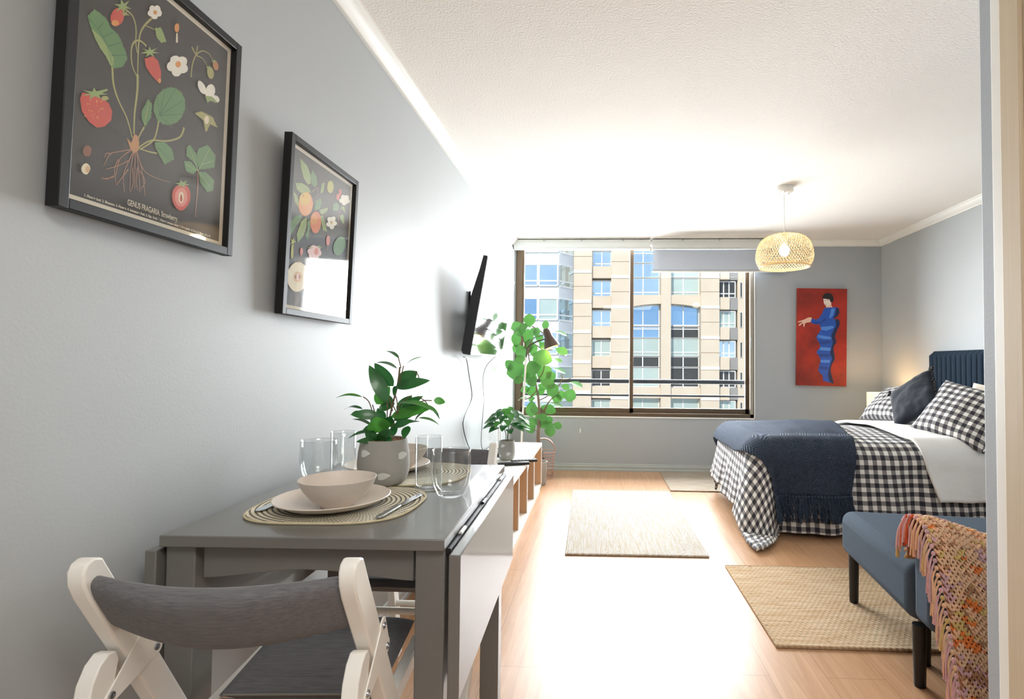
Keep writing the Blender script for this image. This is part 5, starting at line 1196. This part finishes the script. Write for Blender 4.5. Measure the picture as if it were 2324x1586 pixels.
# cloth that lies on the bed and falls over its edges
RR = .13
def edge_fn(e):
    q = RR*PI/2
    if e < q: return RR*math.sin(e/RR), RR*(1-math.cos(e/RR))
    r = e-q; return RR+.20*r, RR+.978*r
def drape(p, q, lift=0., fold=1.):
    """p metres from the foot, q metres from the near side, both along the cloth"""
    ex = max(0, RR-p); eyn = max(0, RR-q); eyf = max(0, q-(Wb-RR)); ey = max(eyn, eyf); sy = -1 if eyn > 0 else 1
    cx, cy = max(p, RR), min(max(q, RR), Wb-RR); e = math.hypot(ex, ey)
    top = BZ+.050*math.sin(PI*min(1, max(0, (cy-RR)/(Wb-2*RR))))*min(1, max(.0, (cx-RR)/.35))**.7
    wr = noise.noise(Vector((p*3.1, q*3.1, 2.)))*.014+noise.noise(Vector((p*8, q*8, 5.)))*.004
    if e < 1e-6: return Vector((BX0+cx, BY0+cy, top+lift+wr))
    dx, dy = -ex/e, sy*ey/e; o, d = edge_fn(e)
    a = math.atan2(ey, ex)
    if sy < 0:
        a2 = a+.36*math.sin(2*a); dx, dy = -math.cos(a2), -math.sin(a2)
    along = (q if ex > ey else p)
    k = min(1, max(0, d-.10)/.35)
    o += fold*k*(.022*math.sin(along*17+1.)+.014*math.sin(along*31))*(1-.7*min(1, min(ex, ey)/.10))
    o += fold*k*.025*math.sin(6*a)*(min(ex, ey)/(max(ex, ey)+1e-6))
    if sy < 0: o += .11*k*max(0, math.sin(2*a))**2
    o += lift; z = BZ-d+lift*(1-min(1, d/RR))+wr*.5
    mz = .014+lift*.6
    if z < mz: o += (mz-z)*1.0; z = mz+.010*abs(math.sin(along*40+a*9))
    return Vector((BX0+cx+dx*o, BY0+cy+dy*o, z))
P0, P1, Q0, Q1 = -.44, 1.41, -.47, Wb+.33
def sheet_grid(p0, p1, q0, q1, nu, nv, lift, fold=1., warp=None):
    def fn(s, t):
        p, q = (p0+(p1-p0)*s, q0+(q1-q0)*t)
        if warp: p, q = warp(p, q, s, t)
        return drape(p, q, lift, fold)
    return MB().grid(fn, nu, nv, lambda s, t: (p0+(p1-p0)*s, q0+(q1-q0)*t))
dv = sheet_grid(P0, P1, Q0, Q1, 110, 120, .012, 1., lambda p, q, s, t: (p+.17*(1-s)**2*t, q)).build('duvet', 'gingham', None, ang=180, solid=.016)
tag(dv, 'black and white gingham duvet hanging over the sides of the bed', 'duvet')
# turned back white underside of the duvet, a part of it
def fold_warp(p, q, s, t):
    near = max(0, (.6-q)); return (p+(1-s)*(.235*(min(1, max(0, near))**1.0)), q)
fb = sheet_grid(.885, 1.42, -.26, Wb+.24, 36, 90, .050, 1., fold_warp).build('turned_back_fold', 'sheet_white', dv, ang=180, solid=.018, label='plain white underside folded back')
rollm = MB()
def rollf(s, t):
    q = -.26+(Wb+.50)*s; a = PI*t-PI/2
    c = drape(1.415, q, .031, 1.); return c+Vector((.022*math.cos(a), 0, .022*math.sin(a)))
rollm.grid(rollf, 90, 8).build('fold_edge', 'sheet_white', dv, ang=180)

# navy knitted throw with a fringe
def throw_warp(p, q, s, t):
    lean = (q-.2)/(Wb)
    return (p+.20*lean*s-.06*(1-s)*min(1, max(0, .25-q)/.4)*-1, q)
th = sheet_grid(-.035, .665, -.235, Wb+.10, 70, 110, .050, 1., throw_warp).build('knitted_throw', 'navy_knit', None, ang=180, solid=.012)
tag(th, 'navy chevron knit throw with long fringe across the foot of the bed', 'throw')
fr_ = MB(); rnd = random.Random(4)
nt_ = 30
for i in range(nt_):
    s = (i+.5)/nt_; p_, q_ = throw_warp(-.035+.70*s, -.235, s, 0)
    k0 = drape(p_, q_, .064, 1.); kd = (drape(p_, q_-.06, .068, 1.)-k0).normalized()
    fr_.ell(k0+kd*.006+Vector((0, -.006, 0)), (.0105, .010, .013), 8, 6)
    for j in range(7):
        a = k0+kd*.012+Vector((rnd.uniform(-.006, .006), -.008+rnd.uniform(-.004, .006), 0)); ln = .125+rnd.uniform(-.02, .02)
        w = Vector((rnd.uniform(-.016, .016), rnd.uniform(-.012, .008), 0)); ph = rnd.random()*6
        pts = [a+kd*(ln*u)+w*u+Vector((.004*math.sin(ph+u*8), -.003*math.cos(ph+u*6), 0)) for u in (0, .25, .5, .75, 1)]
        pts = [Vector((v.x, v.y, max(v.z, .03))) for v in pts]
        fr_.tube(pts, .0034, 5)
fr_.build('fringe', 'navy_wool', th)

# pillows
def pillow_mesh(w, h, d, m, sag=.0, wrinkle=.012, sd=0, pinch=.06, roll=0.):
    mb = MB()
    for k in (1, -1):
        def fn(s, t, k=k):
            u, v = s*2-1, t*2-1
            prof_ = (max(0, 1-abs(u)**2.6)*max(0, 1-abs(v)**2.6))**.55
            x = u*w/2*(1-pinch*(1-abs(v)**2)*abs(u)**3); z = v*h/2*(1-pinch*(1-abs(u)**2)*abs(v)**3)
            e = noise.noise(Vector((u*2.2+sd, v*2.2, k*1.5)))*wrinkle+noise.noise(Vector((u*6+sd, v*6, k*1.5)))*wrinkle*.35
            c, s_ = math.cos(roll), math.sin(roll)
            return (x*c+z*s_, -k*(prof_*d/2+e*min(1, prof_*3)), z*c-x*s_)
        mb.grid(fn, 34, 30, lambda s, t: (s*w, t*h+(.03 if sd else 0)))
    return mb
def pillow(name, label, m, w, h, d, loc, rot, group=None, **k):
    p = thing(name, label, name.split('_')[-1], loc, 0, group); p.rotation_euler = rot
    pillow_mesh(w, h, d, m, **k).build('cover', m, p, ang=180)
    return p
R_ = math.radians
# a pillow stands in its own xz plane with its face to -y; turned so that it looks down the bed, leaning on the headboard
p1 = pillow('gingham_pillow', 'plump gingham pillow at the near side, propped before the cream pillow', 'gingham_small', .47, .42, .19, (2.345, 3.545, .742), (R_(-38), R_(14), R_(-64)), 'gingham pillows', sd=1)
MB().grid(lambda s, t: (.230+.012*math.sin(PI*t), -.004+.008*math.sin(9*t)*s+.02*(s-.5), -.20+.40*t), 3, 16, lambda s, t: (s*.04, t*.40)).build('flap', 'gingham_small', p1, solid=.004)
pillow('gingham_pillow', 'gingham pillow at the window side, half behind the navy cushion', 'gingham_small', .48, .38, .15, (2.29, 4.245, .760), (R_(-48), R_(-4), R_(-80)), 'gingham pillows', sd=3)
pillow('cream_pillow', 'cream pillow leaning on the headboard behind the near gingham pillow', 'mattress_cream', .50, .42, .08, (2.520, 3.53, .725), (R_(-14), R_(3), R_(-88)), sd=6)
nv = pillow('navy_cushion', 'navy velvet cushion with black pompom trim standing between the gingham pillows', 'velvet_navy', .36, .36, .12, (2.225, 3.885, .815), (R_(-28), 0, R_(-80)), sd=8, roll=R_(-38))
pm = MB(); rnd = random.Random(8)
cr_, sr_ = math.cos(R_(-38)), math.sin(R_(-38))
def on_cushion(x, z): return (x*cr_+z*sr_, rnd.uniform(-.006, .006), z*cr_-x*sr_)
for i in range(26):
    e = -.178+.356*i/25
    pm.ell(on_cushion(.176+rnd.uniform(-.003, .003), e), (.008, .008, .008), 7, 5)
pm.build('pompom_trim', 'bed_black', nv)
for x, z in ((.18, .18), (.18, -.18), (-.18, .18), (-.18, -.18)):
    pm = MB()
    for k in range(6): pm.ell(on_cushion(x+rnd.uniform(-.012, .012), z+rnd.uniform(-.012, .012)), (.010, .010, .011), 7, 5)
    pm.build('corner_pompom', 'bed_black', nv)

# nightstand and lamp between bed and window wall
mat('shade_lit', '#f6e2b8', .8, emit='#ffdf9a', estr=1.1); mat('bulb_warm', '#fff2d0', .4, emit='#ffe0a0', estr=30.)
ns = thing('nightstand', 'small white nightstand in the corner beyond the bed', 'nightstand', (2.46, 4.86, 0))
MB().box(-.2, .24, -.17, .17, .06, .50).build('body', 'shelf_white', ns, bevel=.004)
for x in (-.18, .22):
    for y in (-.15, .15): MB().box(x-.015, x+.015, y-.015, y+.015, 0, .0595).build('leg', 'shelf_white', ns, bevel=.002)
nl = thing('bedside_lamp', 'glowing cream box shade lamp on nightstand behind far pillow', 'lamp', (2.475, 4.80, .501))
MB().lathe([(0, 0), (.055, 0), (.055, .012), (.012, .018), (.010, .11), (0, .11)], 24).build('base', 'bed_black', nl)
sh_ = MB()
for a, b, c_, d_ in ((-.085, -.082, -.085, .085), (.082, .085, -.085, .085), (-.082, .082, -.085, -.082), (-.082, .082, .082, .085)): sh_.box(a, b, c_, d_, .135, .315)
sh_.build('lamp_shade', 'shade_lit', nl)
MB().ell((0, 0, .19), (.025, .025, .035), 14, 8).build('bulb', 'bulb_warm', nl)
light('bedside_bulb', 'POINT', 3.0, (2.475, 4.80, .78), color=(1, .70, .42), shadow_soft_size=.03)

# ------------------------------------------------------------------ rugs
jute('jute_pale', '#dacdbb', '#f0e8de', '#a08260', 0, .019); jute('jute_tan', '#cfae88', '#e3cbab', '#7a5c3e', 1, .0165); jute('jute_grey', '#bfae9a', '#d8cbb9', '#77644e', 1, .014)
def rug(label, m, x0, x1, y0, y1, rz=0., th=.010):
    c = ((x0+x1)/2, (y0+y1)/2); o = thing('jute_rug', label, 'rug', (c[0], c[1], .0006), rz, 'woven jute rugs')
    w_, h_ = (x1-x0)/2, (y1-y0)/2
    MB().box(-w_, w_, -h_, h_, 0, th).build('weave', m, o, bevel=.004)
    for y in (-h_, h_): MB().tube([(-w_, y, th*.55), (w_, y, th*.55)], th*.55, 8).build('hem', m, o)
    return o
rug('pale jute rug in the middle of the bare floor', 'jute_pale', -.205, .582, 2.935, 4.395, math.radians(1.2))
rug('tan jute rug under the blue bench', 'jute_tan', .655, 1.95, 2.035, 2.815, math.radians(.3))
rug('grey jute rug beyond the bed, by the window wall', 'jute_grey', .582, 1.85, 4.445, 5.16, math.radians(.2))

# ------------------------------------------------------------------ bench
mat('bench_blue', '#46515d', .95, var=.14, scale=140, bump=.35, bscale=260, bdist=.001, spec=.2); mat('leg_black', '#101114', .45)
bn = thing('upholstered_bench', 'slate blue armless sofa seat on black round legs at right', 'sofa', (1.0, 2.1, 0), math.radians(-6.3))
MB().box(.045, 1.45, -.30, .382, .212, .402).build('seat', 'bench_blue', bn, bevel=.045, seg=5)
bp_ = [(.050, .235), (1.45, .235), (1.45, .30), (.75, .335), (.45, .385), (.25, .455), (.12, .505), (.07, .505), (.050, .47)]
MB().prism(bp_, lambda u, v, q: (u, q, v), -.43, -.305).build('low_back', 'bench_blue', bn, bevel=.03, seg=4)
for x, y in ((.085, .325), (.085, -.272), (.165, -.13), (1.38, .325), (1.38, -.272)):
    MB().lathe([(0, 0), (.0165, 0), (.018, .004), (.021, .2005), (0, .2005)], 20, (x, y, .0112 if y > .3 else 0)).build('leg', 'leg_black', bn)

# crocheted throw over the low back
YC = {'y_tan': '#d6ac88', 'y_peach': '#e0ae88', 'y_mauve': '#c29a9a', 'y_orange': '#e07a38', 'y_olive': '#c7a765', 'y_brown': '#a87856', 'y_rust': '#c8502a', 'y_pink': '#d0a0a0'}
for k, v in YC.items(): mat(k, v, .95, var=.22, scale=70, bump=.5, bscale=300, bdist=.001)
ct = thing('crochet_throw', 'chunky orange and mauve crocheted throw with tassels over back of blue bench', 'throw', (1.032, 2.1, 0), math.radians(-6.3))
def ttop(x): return max(.408, .522-.31*max(0, x-.06))
def throw_pt(x, w):
    """w: metres along the throw from its edge on the seat side, over the back, to the floor"""
    zt = ttop(x); zi = .418; li = max(.02, zt-zi); R = .086
    if w < li: return Vector((x, -.285, zi+w)), Vector((0, 1, 0))
    w -= li
    arc = PI*R
    if w < arc:
        a = w/R; return Vector((x, -.285-R+R*math.cos(a), zt+R*.55*math.sin(a))), Vector((0, math.cos(a), math.sin(a)))
    w -= arc; sl = .24
    y = -.285-2*R-w*sl-.006-.006*math.sin(x*16+w*5); z = zt-w*.965
    return Vector((x+.02*math.sin(w*4), y, max(.012, z))), Vector((0, -.96, .25))
rows, cols_ = 84, 46
wmax = .86; xw = .62
bs = MB()
bs.grid(lambda s, t: throw_pt(.012+xw*s, wmax*t)[0]-throw_pt(.012+xw*s, wmax*t)[1]*.004, 40, 70)
bs.build('backing', 'y_brown', ct, ang=180, solid=.004)
names = list(YC); sm = MB(); rnd = random.Random(12)
for i in range(cols_):
    for j in range(rows):
        x = .012+xw*(i+.5*(j % 2)+.25)/cols_; w = wmax*(j+.5)/rows
        p, n = throw_pt(x, w)
        if p.z < .016: continue
        p2, _ = throw_pt(x, min(wmax, w+.006)); d = (p2-p); d = d.normalized() if d.length > 1e-6 else Vector((0, 0, -1))
        sx = n.cross(d).normalized(); g = noise.noise(Vector((x*9, w*9, 0)))+.6*noise.noise(Vector((x*26, w*26, 3)))+rnd.uniform(-.28, .28)
        c = 0 if -.30 < g < .16 else 1 if .16 <= g < .46 else 2 if -.50 < g <= -.30 else 7 if -.66 < g <= -.50 else 4 if .46 <= g < .60 else 3 if g >= .60 else 5
        if rnd.random() < .10: c = 5
        if w > .62 and g > .3: c = 3
        k = rnd.uniform(.85, 1.25); hgt = .003+.004*rnd.random()
        for sd in (-1, 1):          # each stitch is a V of two yarn loops
            tw_ = sd*(.45+rnd.uniform(-.15, .15)); a = d*math.cos(tw_)+sx*math.sin(tw_); b2 = n.cross(a).normalized()
            sm.ell(p+n*hgt-sx*(sd*.0034), (.0040*k, .0046*k, .0088*k), 6, 4, c, Matrix((b2, n, a)).transposed())
sm.build('stitches', names, ct, ang=180, kind='stuff')
tz = MB()
for j in range(36):
    w = .10+(wmax-.16)*j/35; p, n = throw_pt(.003, w)
    if p.z < .05: continue
    c0 = rnd.choice((0, 1, 2, 7, 7, 4)) if j > 9 or j < 4 else rnd.choice((3, 6, 1, 7))
    tz.ell(p+n*.004, (.0065, .0065, .0075), 7, 5, c0)
    ln = min(.10+rnd.uniform(-.02, .02), p.z-.012)
    for k in range(9):
        o = Vector((rnd.uniform(-.014, .001), rnd.uniform(-.012, .008), 0))
        pts = [p+n*.006+o*u+Vector((-.015*math.sin(min(1, u*2.2)*PI/2)*(1-.3*u), -.004*u, -ln*u)) for u in (0, .15, .35, .6, .8, 1)]
        tz.tube(pts, .0019, 5, c0 if rnd.random() < .8 else rnd.choice((0, 1, 2)))
tz.build('tassels', names, ct)

# ------------------------------------------------------------------ woven pendant lamp
mat('bamboo', '#efdab2', .6, var=.2, scale=30, trans=.28); mat('bulb_white', '#fff6e0', .3, emit='#fff0cf', estr=40.)
PX_, PY_ = 1.243, 3.643
pl = thing('pendant_lamp', 'woven bamboo dome pendant lamp glowing yellow under the white ceiling', 'lamp', (PX_, PY_, ZC-.0005))
MB().lathe([(0, 0), (.062, 0), (.060, -.030), (.052, -.036), (0, -.036)], 32).build('canopy', 'white_trim', pl)
for a in (.3, 2.4, 4.5):
    MB().lathe([(0, -.0365), (.004, -.0365), (.004, -.046), (0, -.046)], 8, (.035*math.cos(a), .035*math.sin(a), 0)).build('fixing_knob', 'white_trim', pl)
MB().tube([(0, 0, -.036), (0, 0, -.345)], .0028, 8).build('cord', 'white_trim', pl)
zb_ = 1.718-ZC
SP = [(.020, .224), (.06, .222), (.105, .212), (.145, .188), (.172, .145), (.184, .095), (.184, .055), (.174, .022), (.160, .0)]
def sprof(u):
    f = u*(len(SP)-1); i = min(int(f), len(SP)-2); f -= i
    def cr(k): 
        p0, p1, p2, p3 = SP[max(i-1, 0)][k], SP[i][k], SP[i+1][k], SP[min(i+2, len(SP)-1)][k]
        return .5*(2*p1+(p2-p0)*f+(2*p0-5*p1+4*p2-p3)*f*f+(3*p1-p0-3*p2+p3)*f**3)
    return cr(0), zb_+cr(1)
wv = MB(); ns_ = 56
for sgn in (1, -1):
    for i in range(ns_):
        pts = []
        for k in range(31):
            u = .04+.96*k/30; r, z = sprof(u); a = 2*PI*i/ns_+sgn*u*1.35
            r += .0016*sgn*math.sin(k*1.9+i); pts.append((r*math.cos(a), r*math.sin(a), z))
        wv.tube(pts, .0019, 4, 0, .5)
shd = wv.build('lamp_shade', 'bamboo', pl, ang=180)
for r, z, w_ in ((.160, zb_, .005), (.184, zb_+.075, .0022), (.022, zb_+.224, .004), (.154, zb_+.010, .003)):
    MB().tube([(r*math.cos(q*PI/32), r*math.sin(q*PI/32), z) for q in range(65)], w_, 6).build('hoop', 'bamboo', shd)
MB().lathe([(0, -.40), (.018, -.40), (.020, -.35), (.012, -.34), (0, -.34)][::-1], 16).build('socket', 'white_trim', pl)
MB().ell((0, 0, -.435), (.034, .034, .040), 20, 12).build('bulb', 'bulb_white', pl)
light('pendant_bulb', 'POINT', 7., (PX_, PY_, ZC-.437), color=(1, .80, .5), shadow_soft_size=.04)
